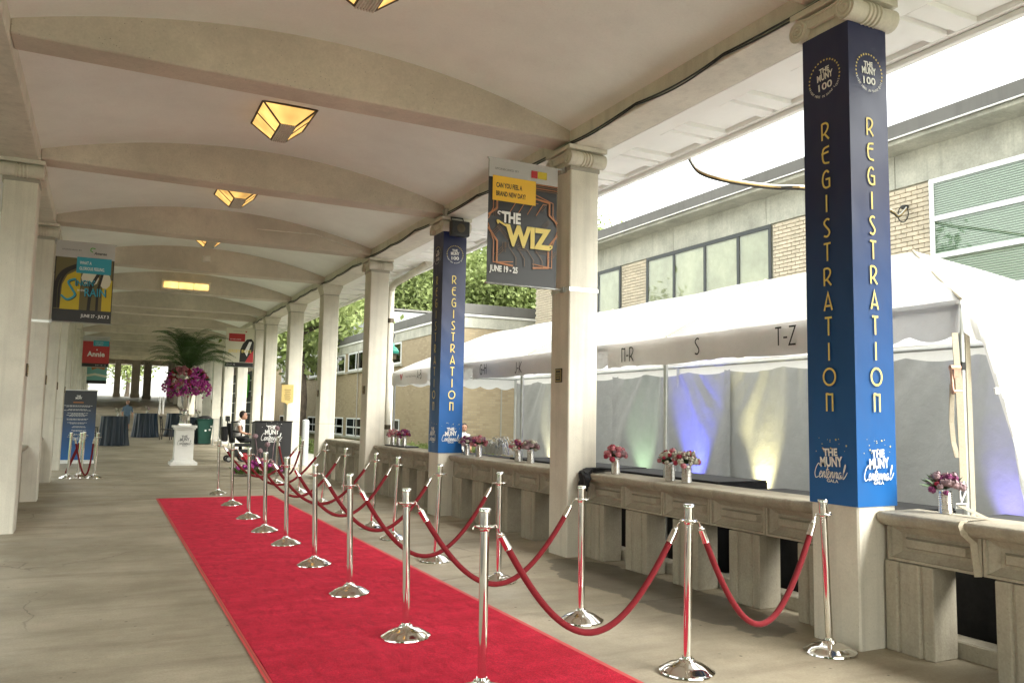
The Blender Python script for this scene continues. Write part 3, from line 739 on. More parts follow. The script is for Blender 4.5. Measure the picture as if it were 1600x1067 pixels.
# ================================================================== PRINTED COLUMN COVERS
def wrap(k, label):
    yc, xc = KY[k], X0
    t = thing('column_cover', (X0+CW/2, yc+CD/2, .957), label, 'banner', 'blue printed column covers')
    e = .007; x0, x1, y0_, y1_ = X0-e, X0+CW+e, yc-e, yc+CD+e; zb, zt = .957, 4.424
    c = MB(); n = 40; rr = random.Random(k)
    ring = lambda z: [(x0, y1_, z), (x0, y0_, z), (x1, y0_, z), (x1, y1_, z)]
    V = []; nz = 60; per = [(x0, y1_), (x0, y0_), (x1, y0_), (x1, y1_)]
    pts = []
    for j in range(4):
        a, b = per[j], per[(j+1) % 4]
        for s_ in range(8): pts.append((a[0]+(b[0]-a[0])*s_/8, a[1]+(b[1]-a[1])*s_/8, j, s_))
    for i in range(nz+1):
        z = zb+(zt-zb)*i/nz
        for (x, y, j, s_) in pts:
            w = 0 if s_ == 0 else .0035*math.sin(z*2.7+s_*.8+j*2)+.003*math.sin(z*9+s_*1.7+j)
            w = -abs(w) if s_ else 0
            nx, ny = ((-1, 0), (0, -1), (1, 0), (0, 1))[j]; V.append((x+nx*(-w*.5), y+ny*(-w*.5), z))
    m_ = len(pts); c.add(V, [(i*m_+j, i*m_+(j+1) % m_, (i+1)*m_+(j+1) % m_, (i+1)*m_+j) for i in range(nz) for j in range(m_)])
    c.build('cover', 'wrap_blue', t, smooth=True)
    for nm, sh, w in (('lettering', Sheet((x0-.006, yc+CD/2, 0), (0, -1, 0), (0, 0, 1), (-1, 0, 0)), CD), ('lettering', Sheet((X0+CW/2, y0_-.006, 0), (1, 0, 0), (0, 0, 1), (0, -1, 0)), CW)):
        random.seed(k+3)
        m = MB(); logo_ring(m, sh, 0, 4.065, .138, 0, 1); m.build('ring_emblem', ['white_ink', 'gold_ink'], t)
        for i, ch in enumerate('REGISTRATION'):
            m = MB(); deco(m, sh, ch, 0, 3.66-i*.1805, .128, .0145, 0, wide=.98); m.build('letter', ['gold_ink'], t)
        gala_parts(t, sh, 0, 1.205, .28)
wrap(0, 'tall navy to blue printed cover on the nearest right column, gold letters down it')
wrap(2, 'smaller navy to blue printed cover on the column under the floodlight')

# floodlight on the third right column
p = onY(718, 358, KY[2]-.2)
t = thing('floodlight', (p.x, p.y, p.z-.12), 'black square floodlight fixed at the top of the covered column', 'light')
q = MB(); q.box(p.x-.155, p.x+.155, p.y-.06, p.y+.06, p.z-.12, p.z+.12); q.build('housing', 'black_plastic', t, bevel=.02, seg=2)
q = MB(); q.box(p.x-.12, p.x+.12, p.y-.066, p.y-.06, p.z-.09, p.z+.09); q.build('glass', 'dark_metal', t)
q = MB(); q.lathe([(.0, 0), (.07, 0), (.07, .006), (.05, .012), (.0, .008)], 20); q.xf(Matrix.Translation((p.x, p.y-.066, p.z)) @ Matrix.Rotation(R(90), 4, 'X')); q.build('reflector', 'bronze', t, smooth=True)
q = MB(); q.tube([(p.x-.1, p.y+.05, p.z+.1), (p.x-.1, p.y+.12, p.z+.2), (p.x+.1, p.y+.12, p.z+.2), (p.x+.1, p.y+.05, p.z+.1)], .012, 6); q.build('bracket', 'dark_metal', t)

# ================================================================== SHOW BANNERS
def banner(x0, x1, y, z0, z1, label, side):
    t = thing('show_banner', ((x0+x1)/2, y, z0), label, 'banner', 'double-sided show banners on column brackets')
    c = MB()
    def f(u, v): return (x0+(x1-x0)*u, y+.006*math.sin(v*7+u*3)*math.sin(math.pi*v), z0+(z1-z0)*v)
    c.grid(f, 10, 14)
    def f2(u, v): a = f(u, v); return (a[0], a[1]+.003, a[2])
    c.grid(f2, 10, 14)
    c.build('sheet', 'vinyl_black', t, smooth=True)
    for z in (z0+.005, z1-.005):
        q = MB(); xe = X0 if side > 0 else XL; xo = x0-.02 if side > 0 else x1+.02
        q.tube([(xo, y, z), (xe, y, z)], .011, 8); q.box(min(xe, xe-side*.03), max(xe, xe-side*.03), y-.04, y+.04, z-.03, z+.03); q.build('bracket', 'steel', t, smooth=True)
    return t, Sheet((x0, y-.009, z0), (1, 0, 0), (0, 0, 1), (0, -1, 0)), x1-x0, z1-z0
def band(k, side):
    c = MB(); x = X0 if side > 0 else XL-CW
    return x
# -- black and gold banner
t, sh, w, h = banner(3.67, 4.545, KY[1]+.13, 2.98, 4.395, 'black and gold deco show banner with yellow caption box, right row', 1)
m = MB(); I = ['vinyl_white', 'amber_ink', 'copper_ink', 'brown_ink', 'gold_ink', 'white_ink', 'black_ink', 'red_ink', 'grey_ink', 'yellow_ink']
rect(m, sh, 0, w, h*.845, h, 0)
for i in range(4): rect(m, sh, .36*w, w, h*(.835-.016*i), h*(.842-.016*i), 2 if i % 2 == 0 else 3)
rr = random.Random(4)
for i in range(14):                                   # deco stepped lines
    x = .04*w+rr.random()*.9*w; y = h*(.2+rr.random()*.55); L = .05+.16*rr.random(); d = rr.choice(((1, 0), (0, 1), (.7, .7), (.7, -.7)))
    for s_ in range(3): ribbon(m, sh, [(max(.01, min(w-.01, x-d[1]*.02*s_)), max(.16*h, min(.8*h, y+d[0]*.02*s_))), (max(.01, min(w-.01, x+d[0]*L-d[1]*.02*s_)), max(.16*h, min(.8*h, y+d[1]*L+d[0]*.02*s_)))], .005, 3)
for s_, ww in ((0, .022), (.045, .01)):
    for mirror in (0, 1):
        X_ = (lambda a: a) if not mirror else (lambda a: w-a)
        ribbon(m, sh, [(X_(.0), h*.54-s_), (X_(.12*w-s_), h*.60), (X_(.12*w-s_), h*.70), (X_(.34*w), h*.72+s_)], ww, 2)
        ribbon(m, sh, [(X_(.0), h*.44+s_), (X_(.13*w-s_), h*.34), (X_(.13*w-s_), h*.17), (X_(.36*w), h*.155+s_)], ww, 2)
for a in (.3, .42, .55, .68):
    ribbon(m, sh, [(a*w, .30*h), (a*w+.1*w, .22*h), (a*w+.1*w, .16*h)], .008, 3); ribbon(m, sh, [(a*w, .58*h), (a*w+.1*w, .68*h), (a*w+.16*w, .68*h)], .008, 2)
rect(m, sh, .05*w, .67*w, .66*h, .845*h+.02, 1)
text(m, sh, 'CAN YOU FEEL A', .10*w, .785*h, h=.041*h, w=.37*w, offset=.035, mi=6, align='l'); text(m, sh, 'BRAND NEW DAY?', .10*w, .718*h, h=.041*h, w=.42*w, offset=.035, mi=6, align='l')
text(m, sh, 'SPONSORED BY', .08*w, .915*h, h=.016*h, w=.34*w, mi=8, align='l')
rect(m, sh, .60*w, .69*w, .885*h, .945*h, 7); rect(m, sh, .695*w, .83*w, .885*h, .945*h, 9)
# drop-shadowed words
for dx, mi, off in ((.008, 6, .03), (0, 4, .018)):
    text(m, sh, 'WIZ', .57*w+dx, .395*h-dx, h=.175*h, w=.66*w, offset=off+.03, mi=mi)
    ribbon(m, sh, smooth_pts([Vector((.30*w+dx, .455*h-dx)), Vector((.22*w+dx, .475*h-dx)), Vector((.13*w+dx, .50*h-dx)), Vector((.14*w+dx, .475*h-dx))]), .022, mi)
    ribbon(m, sh, smooth_pts([Vector((.84*w+dx, .318*h-dx)), Vector((.90*w+dx, .325*h-dx)), Vector((.92*w+dx, .345*h-dx)), Vector((.885*w+dx, .35*h-dx))]), .018, mi)
for dx, mi in ((.006, 6), (0, 5)):
    text(m, sh, 'THE', .32*w+dx, .535*h-dx, h=.09*h, w=.27*w, offset=.045, mi=mi); ribbon(m, sh, smooth_pts([Vector((.22*w+dx, .56*h-dx)), Vector((.15*w+dx, .575*h-dx)), Vector((.13*w+dx, .56*h-dx)), Vector((.16*w+dx, .55*h-dx))]), .012, mi)
text(m, sh, 'JUNE 19 - 25', .03*w, .115*h, h=.066*h, w=.40*w, offset=.045, mi=5, align='l')
m.build('print', I, t)
# -- yellow and black banner, left
t, sh, w, h = banner(-.87, .04, KY[3]+.2, 3.01, 4.42, 'yellow and black show banner with turquoise caption box, left row', -1)
m = MB(); I = ['vinyl_white', 'teal_ink', 'yellow_ink', 'olive_ink', 'cream_ink', 'white_ink', 'black_ink', 'neon_green', 'grey_ink']
rect(m, sh, 0, w, .80*h, h, 0); rect(m, sh, .02*w, .98*w, .16*h, .80*h, 3)
poly(m, sh, [(.12*w, .16*h), (.44*w, .16*h), (.44*w, .66*h), (.36*w, .64*h), (.22*w, .58*h), (.14*w, .46*h)], 2); rect(m, sh, .82*w, .985*w, .16*h, .55*h, 2)
for x_, r_ in ((.02*w, .10), (.08*w, .06)): ribbon(m, sh, smooth_pts([Vector((x_+.02, .17*h)), Vector((x_+.02, .45*h)), Vector((x_+.12, .62*h)), Vector((x_+.36, .72*h))]), r_*.6, 6)
poly(m, sh, [(.5*w+.15*w*math.cos(a/10*2*math.pi)+.1*w, .56*h+.10*h*math.sin(a/10*2*math.pi)) for a in range(10)], 4); poly(m, sh, [(.86*w+.10*w*math.cos(a/10*2*math.pi), .54*h+.10*h*math.sin(a/10*2*math.pi)) for a in range(10)], 4)
ribbon(m, sh, [(.60*w, .16*h), (.62*w, .45*h), (.74*w, .62*h)], .05, 6); ribbon(m, sh, [(.74*w, .16*h), (.74*w, .4*h), (.82*w, .66*h)], .04, 6)
rect(m, sh, .36*w, .95*w, .615*h, .815*h, 1)
text(m, sh, 'WHAT A', .41*w, .745*h, h=.04*h, w=.20*w, offset=.015, mi=5, align='l'); text(m, sh, 'GLORIOUS FEELING.', .41*w, .675*h, h=.04*h, w=.43*w, offset=.015, mi=5, align='l')
text(m, sh, 'SPONSORED BY', .10*w, .895*h, h=.016*h, w=.33*w, mi=8, align='l')
text(m, sh, 'Ameren', .75*w, .875*h, h=.035*h, w=.22*w, offset=.02, shear=.25, mi=6); ribbon(m, sh, smooth_pts([Vector((.66*w, .93*h)), Vector((.60*w, .935*h)), Vector((.58*w, .905*h)), Vector((.62*w, .885*h))]), .014, 7)
for dx, mi in ((.012, 6), (0, 1)):
    ribbon(m, sh, smooth_pts([Vector((.36*w+dx, .54*h-dx)), Vector((.24*w+dx, .50*h-dx)), Vector((.30*w+dx, .42*h-dx)), Vector((.36*w+dx, .34*h-dx)), Vector((.24*w+dx, .28*h-dx)), Vector((.13*w+dx, .33*h-dx))]), .032, mi)
    text(m, sh, "INGIN'", .52*w+dx, .495*h-dx, h=.075*h, w=.33*w, offset=.012, mi=mi, rot=.04)
    text(m, sh, 'RAIN', .70*w+dx, .385*h-dx, h=.10*h, w=.36*w, offset=.012, mi=mi, rot=.04)
text(m, sh, 'in the', .46*w, .405*h, h=.03*h, w=.12*w, mi=5, rot=.04)
text(m, sh, 'JUNE 27 - JULY 3', .72*w, .085*h, h=.05*h, w=.48*w, offset=.02, mi=5)
m.build('print', I, t)
# -- red banner, left, and the aqua one behind it
t, sh, w, h = banner(-.86, .12, KY[9]+.2, 3.25, 4.52, 'red show banner with white lettering hanging farther down the left row', -1)
m = MB(); rect(m, sh, 0, w, .83*h, h, 0); rect(m, sh, 0, w, .12*h, .83*h, 1); rect(m, sh, .38*w, .98*w, .68*h, .86*h, 2)
text(m, sh, 'Annie', .5*w, .42*h, h=.17*h, w=.66*w, offset=.03, mi=3); text(m, sh, 'JULY 18 - 25', .70*w, .06*h, h=.04*h, w=.4*w, mi=3); text(m, sh, 'SPONSORED BY', .7*w, .92*h, h=.02*h, w=.4*w, mi=4)
star(m, sh, .53*w, .56*h, .04*w, 3)
text(m, sh, 'YOU CAN', .45*w, .80*h, h=.04*h, w=.3*w, mi=3, align='l'); text(m, sh, 'TOMORROW', .45*w, .73*h, h=.04*h, w=.3*w, mi=3, align='l')
m.build('print', ['vinyl_white', 'vinyl_red', 'teal_ink', 'white_ink', 'grey_ink'], t)
t, sh, w, h = banner(-.86, .1, KY[12]+.2, 2.9, 4.3, 'aqua show banner partly hidden below the red one', -1)
m = MB(); rect(m, sh, 0, w, .13*h, h, 0); poly(m, sh, [(.2*w, .62*h), (.5*w, .72*h), (.9*w, .64*h), (.86*w, .54*h), (.5*w, .60*h), (.25*w, .52*h)], 1); ribbon(m, sh, [(0, .3*h), (.4*w, .36*h), (w, .28*h)], .12, 2)
m.build('print', ['aqua_ink', 'copper_ink', 'cream_ink'], t)
# -- dark suit banner, right
yj = KY[7]-.05
t, sh, w, h = banner(3.66, 4.60, yj, 3.07, 4.42, 'pale show banner with red caption box and dark suit picture, right row', 1)
m = MB(); rect(m, sh, 0, w, .12*h, h, 0); rect(m, sh, .1*w, .67*w, .66*h, .86*h, 1)
poly(m, sh, [(.50*w, .13*h), (.52*w, .45*h), (.60*w, .60*h), (.74*w, .72*h), (.90*w, .74*h), (.99*w, .66*h), (.99*w, .13*h)], 2); poly(m, sh, [(.66*w, .40*h), (.82*w, .66*h), (.92*w, .66*h), (.76*w, .28*h)], 3)
poly(m, sh, [(.70*w, .13*h), (.86*w, .34*h), (.99*w, .44*h), (.99*w, .13*h)], 1)
text(m, sh, 'JERSEY BOYS', .5*w, .40*h, h=.10*h, w=.82*w, offset=.02, mi=4); text(m, sh, 'OH, WHAT A NIGHT.', .14*w, .71*h, h=.03*h, w=.4*w, offset=.01, mi=3, align='l')
text(m, sh, 'JULY 9 - 16', .2*w, .06*h, h=.045*h, w=.3*w, mi=3); text(m, sh, 'SPONSORED BY', .45*w, .92*h, h=.016*h, w=.4*w, mi=5); poly(m, sh, [(.70*w, .92*h), (.68*w, .935*h), (.665*w, .92*h), (.70*w, .89*h), (.735*w, .92*h), (.72*w, .935*h)], 1)
m.build('print', ['cream_ink', 'red_ink', 'black_ink', 'white_ink', 'gold_ink', 'grey_ink'], t)
# steel bands that hold the banner brackets: parts of the columns that carry them
for o in list(col.objects):
    if o.get('category') == 'column' and ('black and gold' in o['label'] or 'yellow and black' in o['label']):
        for z in (2.965,):
            q = MB(); q.box(-CW/2-.004, CW/2+.004, -CD/2-.004, CD/2+.004, z, z+.045); q.build('steel_band', 'band_steel', o, local=True)
# golden shield
p = onY(449, 617, KY[5]-.012); t = thing('shield_plaque', (p.x, p.y, p.z-.29), 'golden shield-shaped plaque on a right-row column', 'plaque')
q = MB(); P = [(p.x-.165, p.z+.29), (p.x+.165, p.z+.29), (p.x+.165, p.z-.2), (p.x+.05, p.z-.23), (p.x, p.z-.29), (p.x-.05, p.z-.23), (p.x-.165, p.z-.2)]
q.prism(P, 'y', p.y-.012, p.y+.012); q.build('plate', 'brass', t, bevel=.004)
q = MB(); sh = Sheet((p.x, p.y-.014, p.z), (1, 0, 0), (0, 0, 1), (0, -1, 0))
for i in range(6): rect(q, sh, -.09+.01*(i % 3), .09-.012*(i % 2), .14-.055*i, .155-.055*i)
q.build('engraving', 'bronze', t)

# ================================================================== RED CARPET
t = thing('red_carpet', (1.93, 9, 0), 'long red carpet runner with shiny bound edges on the concrete floor', 'carpet')
q = MB(); q.grid(lambda u, v: (.955+1.905*u, 1.5+13.97*v, .011+.0015*math.sin(u*9+v*31)), 12, 60)
q.box(.955, 2.86, 1.5, 15.47, .003, .006); q.build('pile', 'carpet', t, smooth=True)
for a, b in ((.918, .953), (2.862, 2.90)):
    q = MB(); q.box(a, b, 1.5, 15.47, .003, .0095); q.build('edge_tape', 'carpet_edge', t, bevel=.002)
q = MB(); q.box(.918, 2.90, 15.472, 15.50, .003, .0095); q.build('end_tape', 'carpet_edge', t, bevel=.002)
q = MB(); q.box(.935, .939, 1.5, 15.47, .0097, .0103); q.build('seam', 'brown_ink', t)

# ================================================================== STANCHIONS AND ROPES
def stanchion_proto():
    t = thing('stanchion', (0, 0, 0), 'x', 'stanchion', 'chrome rope stanchions')
    q = MB(); q.lathe([(.165, 0), (.172, .006), (.170, .014), (.158, .020), (.150, .024), (.128, .040), (.095, .056), (.058, .066), (.05, .072), (.044, .082), (.034, .085), (.030, .096)], 40); q.build('base', 'chrome', t, smooth=True, local=True)
    q = MB(); q.lathe([(.0255, .09), (.0255, .91)], 24); q.build('post', 'chrome', t, smooth=True, local=True)
    q = MB(); q.lathe([(.026, .885), (.030, .89), (.030, .903), (.052, .905), (.055, .909), (.052, .913), (.030, .915), (.0305, .93), (.0305, .988), (.034, .99), (.0345, 1.004), (.031, 1.010), (.015, 1.012)], 28)
    q.build('head', 'chrome', t, smooth=True, local=True)
    for a in (0, math.pi): q = MB(); q.tube([(.052*math.cos(a), .052*math.sin(a), .912), (.064*math.cos(a), 0, .916), (.072*math.cos(a), 0, .908), (.072*math.cos(a), 0, .896)], .004, 6); q.build('hook', 'chrome', t, smooth=True, local=True)
    return t
front = [(340.5, 772, 345, 685), (362, 790, 366.6, 691), (388, 810.6, 393.5, 698), (413.4, 831, 422, 706), (446.7, 851.5, 453, 710.6), (491, 884, 497, 724), (546, 929, 550, 740), (634, 997, 638, 763)]
back = [(431, 755, 433, 682), (467, 769, 466, 688), (503, 787, 503, 695), (534, 805, 541.7, 701.5), (581, 825, 587, 709), (615, 842, 626, 715), (680, 876, 689.6, 725), (779, 909, 781, 739), (908, 970, 912, 762), (1073, 1050, 1082, 790), (1297, 1019, 1297, 785)]
grp = [(105, 747, 119.5, 678), (121, 746, 127.5, 680), (126, 744, 130, 677), (147, 747, 154, 677)]
st0 = None; FR, BK, GP = [], [], []
def put_st(px, label, lst, fixed=None):
    global st0
    o = st0 if st0 is None else copy_tree(st0)
    if o is None: o = st0 = stanchion_proto()
    b = Vector(fixed[:3]) if fixed else onZ(px[0], px[1], 0); zc = .008 if (.92 < b.x < 2.9 and b.y < 15.5) else 0
    if fixed: tx, ty = 0, 0
    else:
        tp = onZ(px[2], px[3], 1.01); dv = Vector((tp.x-b.x, tp.y-b.y)); dv = Vector((dv.dot(Vector((rt.x, rt.y))), 0))   # keep only the sideways lean
        k = max(-.03, min(.03, dv.x/1.01)); tx, ty = k*rt.x, k*rt.y
    o.location = (b.x, b.y, zc+.001); o.rotation_euler = (-ty, tx, 0); o['label'] = label
    lst.append((Vector((b.x, b.y, zc)), Vector((tx, ty, 0))))
put_st(None, 'chrome stanchion standing on the carpet, cut by the bottom picture edge', FR, (1.945, 4.17, 0))
nm = ['second', 'third', 'fourth', 'fifth', 'sixth', 'seventh', 'eighth', 'farthest']
for i, p in enumerate(reversed(front)): put_st(p, 'chrome stanchion, %s from the camera in the row along the carpet' % nm[i], FR)
nb = ['chrome stanchion before the right wrapped column, its rope on the left only', 'nearest chrome stanchion on bare concrete, a rope on each side', 'chrome stanchion on concrete beside the banner column', 'chrome stanchion on concrete, right of the carpet, fourth from the right',
      'chrome stanchion on concrete before the smaller blue column cover', 'chrome stanchion on concrete, sixth from the right edge', 'chrome stanchion on concrete, seventh from the right edge', 'chrome stanchion on concrete, eighth from the right edge', 'chrome stanchion on concrete, ninth from the right edge', 'chrome stanchion on concrete before the black lectern side', 'chrome stanchion directly in front of the black lectern']
for i, p in enumerate(reversed(back)): put_st(p, nb[i], BK)
for p, l in zip(grp, ('leftmost stanchion of the small cluster before the roll-up sign', 'front middle stanchion of the cluster before the roll-up sign', 'rear middle stanchion of the cluster before the roll-up sign', 'rightmost stanchion of the cluster before the roll-up sign')): put_st(p, l, GP)
def hookpt(s, d, z=.898): return s[0]+s[1]*z+Vector((d.x*.075, d.y*.075, z))
def rope(A, B, low, label, lowshift=0):
    d = (B[0]-A[0]); d.z = 0; d.normalize()
    a, b = hookpt(A, d), hookpt(B, -d)
    t = thing('velvet_rope', (a.x, a.y, low), label, 'rope', 'red velvet barrier ropes'); L = (b-a).length
    k = 4*((a.z+b.z)/2-low); P = []; n = 44
    for i in range(n+1):
        u = i/n; s = 4*u*(1-u); s = s*(.86+.14*s)     # fuller bottom, like a stiff rope
        q = a.lerp(b, u); q.z -= ((a.z+b.z)/2-low)*s; q += Vector((-d.y, d.x, 0))*lowshift*s; P.append(q)
    # arc length parametrisation for ferrules
    acc = [0]
    for i in range(n): acc.append(acc[-1]+(P[i+1]-P[i]).length)
    def at(s_):
        for i in range(n):
            if acc[i+1] >= s_: return P[i].lerp(P[i+1], (s_-acc[i])/(acc[i+1]-acc[i]))
        return P[-1]
    T = acc[-1]
    m = MB(); m.tube([at(.125+(T-.25)*i/40) for i in range(41)], .0195, 12); m.build('rope', 'velvet', t, smooth=True)
    for e in (0, 1):
        g_ = (lambda s_: at(s_)) if e == 0 else (lambda s_: at(T-s_))
        m = MB(); m.tube([g_(.045), g_(.05), g_(.125), g_(.135)], [.012, .0215, .0215, .0235], 14); m.ball(g_(.04), .014, 6); m.build('ferrule', 'chrome', t, smooth=True)
        m = MB(); c0, c1 = g_(.0), g_(.04); m.tube([c0+(c1-c0)*i/3+Vector((0, 0, .006*math.sin(i*2))) for i in range(4)], .0045, 6); m.build('snap_hook', 'chrome', t, smooth=True)
for i in range(9):
    j = min(i+1, 10)
    rope(FR[i], BK[j], .29+(.0, .03, -.01, .045, .02, .05, .01, .04, .02)[i], ['nearest long red rope swinging from the cut stanchion across the floor', 'red rope crossing the carpet edge, second from the camera', 'red rope crossing the carpet edge, third from the camera', 'red rope crossing the carpet edge, fourth from the camera', 'red rope crossing the carpet edge, fifth from the camera', 'red rope crossing the carpet edge, sixth from the camera', 'red rope crossing the carpet edge, seventh from the camera', 'red rope crossing the carpet edge, eighth from the camera', 'farthest red rope, starting at the last carpet stanchion'][i])
rope(BK[1], BK[0], .235, 'red rope hanging in front of the balustrade toward the right wrapped column')
rope(BK[10], BK[9], .28, 'steep red rope hanging before the black lectern')
rope(GP[0], GP[3], .05, 'longer red rope looping low in the cluster before the roll-up sign', .25); rope(GP[2], GP[1], .10, 'shorter red rope in the cluster before the roll-up sign', -.3)

# ================================================================== ROLL-UP SIGN
A, B = onZ(86, 727), onZ(131, 721); A.y = B.y = (A.y+B.y)/2; A = onY(87, 727, A.y); B = onY(131, 722, B.y); A.z = B.z = 0
w = .92; t = thing('rollup_sign', (A.x+w/2, A.y, 0), 'tall dark to blue roll-up sign beside the left columns', 'sign')
q = MB(); q.box(A.x, A.x+w, A.y-.004, A.y, .10, 2.05); q.build('sheet', 'rollup_blue', t)
q = MB(); q.box(A.x-.03, A.x+w+.03, A.y-.12, A.y+.10, 0, .09); q.box(A.x-.01, A.x+w+.01, A.y-.012, A.y+.01, 2.05, 2.08); q.box(A.x-.03, A.x-.002, A.y-.003, A.y+.003, .09, 2.05); q.build('stand', 'white_plastic', t, bevel=.006)
m = MB(); sh = Sheet((A.x+w/2, A.y-.006, 0), (1, 0, 0), (0, 0, 1), (0, -1, 0)); random.seed(2)
logo_words(m, sh, 0, 1.85, .17); m.build('emblem_words', 'white_ink', t); m = MB(); rect(m, sh, -.13, .13, 1.70, 1.735, 0); m.build('emblem_bar', 'copper_ink', t); m = MB(); z = 1.62
for blk in range(9):
    for ln in range(2 if blk < 2 else random.choice((2, 3, 4))):
        ww = random.uniform(.08, .32 if blk > 1 else .38); off = 0 if blk < 5 else .05
        x = -ww+off
        while x < ww+off-.02:
            l_ = random.uniform(.02, .07); rect(m, sh, x, min(x+l_, ww+off), z, z+.011, 0); x += l_+.012
        z -= .028
    z -= .05
m.build('print', ['white_ink'], t, kind='stuff')

# ================================================================== FLOWERS
def blossom(mb, c, r, mi, n=26, flat=.5):
    for i in range(n):
        a = math.acos(1-2*(i+.5)/n); b = i*2.399
        d = Vector((math.sin(a)*math.cos(b), math.sin(a)*math.sin(b), math.cos(a)))
        u = d.orthogonal().normalized()*r*.5; v = d.cross(u).normalized()*r*.5; o = Vector(c)+d*r*random.uniform(.72, 1.0)
        mb.add([o-u-v*.6+d*r*.15, o+u-v*.6, o+u*.7+v+d*r*.1, o-u*.7+v], [(0, 1, 2, 3)], mi)
    mb.ball(c, r*.74, 5, mi)
def leafblade(mb, c, d, L, w, mi):
    d = Vector(d).normalized(); s = d.cross(Vector((0, 0, 1))); s = (s if s.length > .1 else Vector((1, 0, 0))).normalized()*w; n = s.cross(d).normalized()*L*.08; c = Vector(c)
    mb.add([c, c+d*L*.45+s-n, c+d*L, c+d*L*.45-s-n, c+d*L*.5+n], [(0, 1, 4), (1, 2, 4), (2, 3, 4), (3, 0, 4)], mi)
FM = ['pale_blossom', 'rose_red', 'rose_pink', 'plum', 'dusty', 'leaf_mid']
def vase(x, y, z, label, palette, seed, s=1, leafy=0):
    random.seed(seed)
    t = thing('flower_vase', (x, y, z), label, 'vase', 'silver vases of flowers along the balustrade')
    q = MB(); P = [(.044*s, 0)]
    for i in range(12): P += [(.047*s, (.005+i*.0125)*s), (.0445*s, (.0115+i*.0125)*s)]
    P += [(.048*s, .16*s), (.043*s, .16*s), (.04*s, .02*s)]; q.lathe(P, 18, (x, y, z)); q.build('pot', 'silver', t, smooth=True)
    m = MB()
    for i in range(34):
        a = i*2.4; r = .115*s*math.sqrt((i+.4)/34); k = palette[int(i*1.7) % len(palette)] if random.random() > .25 else random.choice(palette)
        blossom(m, (x+r*math.cos(a), y+r*math.sin(a), z+(.255-.085*(i/34)**1.5+random.uniform(-.02, .028))*s), random.uniform(.016, .032)*s, k, 16)
    m.build('flowers', FM, t)
    m = MB()
    for i in range(12+leafy*10):
        a = random.random()*6.28; leafblade(m, (x, y, z+.17*s), (math.cos(a), math.sin(a), random.uniform(.1, .9)), random.uniform(.09, .13)*s*(1+.7*leafy*random.random()), .02*s, 0)
    m.build('leaves', 'leaf_dark', t)
XT = 5.30; ZT = .905
def vpx(px, py, X): p = onX(px, py, X); return p
for px, py, X, lab, pal, sd, s in (
    (962, 742, 5.05, 'silver vase of pink roses just right of the banner column', [2, 1, 2, 0, 4], 1, 1.05),
    (1047, 748, 5.06, 'silver vase of white hydrangea and red roses beside the tent pole', [0, 0, 1, 2], 2, 1.05),
    (1073, 752, 5.06, 'silver vase of pink and white flowers, right of the tent pole', [0, 2, 0, 1, 0], 3, 1.05),
    (729, 712, 5.08, 'silver vase of dusty roses touching the smaller column cover', [4, 4, 3, 0], 4, 1.0),
    (748, 714, 5.08, 'silver vase of pink and plum roses left of the grey bundle', [2, 4, 3, 2], 5, 1.05),
    (809, 721, 5.08, 'silver vase with yellow-white and red flowers behind the tent pole', [0, 1, 3, 2], 6, 1.0),
    (829, 725, 5.08, 'silver vase of pale lilac hydrangea left of the banner column', [4, 0, 4, 4], 7, 1.05),
    (613, 696, 5.08, 'left silver vase on the black tray at the far balustrade end', [4, 0, 2], 8, 1.0),
    (622, 697, 5.08, 'middle silver vase on the black tray at the far balustrade end', [0, 2, 4], 9, .95),
    (631, 698, 5.08, 'right silver vase on the black tray at the far balustrade end', [3, 3, 4, 1], 10, 1.05)):
    p = onX(px, py, X); vase(p.x, p.y, .929, lab, pal, sd, s)
p = onX(1478, 806, 5.16); vase(p.x, p.y, .929, 'ribbed silver vase with glossy leaves and dark roses near the ratchet strap', [4, 3, 4, 1, 4], 12, .95, 1)

# ================================================================== BLACK-DRAPED TABLES BEHIND THE BALUSTRADE
def draped(y0, y1, x0, x1, z, label):
    t = thing('draped_table', ((x0+x1)/2, (y0+y1)/2, -.03), label, 'table', 'black draped tables behind the balustrade')
    q = MB(); q.box(x0, x1, y0, y1, z-.02, z); q.build('top', 'black_cloth', t, bevel=.006)
    n = 120; per = []; L = [(x0, y0), (x0, y1), (x1, y1), (x1, y0)]
    for j in range(4):
        a, b = L[j], L[(j+1) % 4]; k = max(8, int(math.dist(a, b)*14))
        per += [(a[0]+(b[0]-a[0])*i/k, a[1]+(b[1]-a[1])*i/k, j, i) for i in range(k)]
    V = []
    for zz, am in ((z-.02, .0), (z-.35, .018), (-.03, .035)):
        for (x, y, j, i) in per:
            nx, ny = ((-1, 0), (0, 1), (1, 0), (0, -1))[j]; w = am*(.3+.7*math.sin(i*1.9+j)); V.append((x+nx*(w+.003), y+ny*(w+.003), zz))
    m = len(per); q = MB(); q.add(V, [(r_*m+i, r_*m+(i+1) % m, (r_+1)*m+(i+1) % m, (r_+1)*m+i) for r_ in range(2) for i in range(m)]); q.build('skirt', 'black_cloth', t, smooth=True)
draped(.5, 3.9, 5.50, 6.2, .86, 'black-draped table at the right picture edge behind the strap')
draped(4.45, 6.35, 5.72, 6.4, .84, 'black-draped table under the T-Z letters')
draped(6.6, 8.6, 5.72, 6.4, .90, 'black-draped table behind the vases right of the banner column')
draped(8.75, 11.4, 5.72, 6.4, .90, 'black-draped table carrying the grey bundle')
draped(11.6, 14.2, 5.72, 6.4, .84, 'black-draped table behind the smaller column cover')
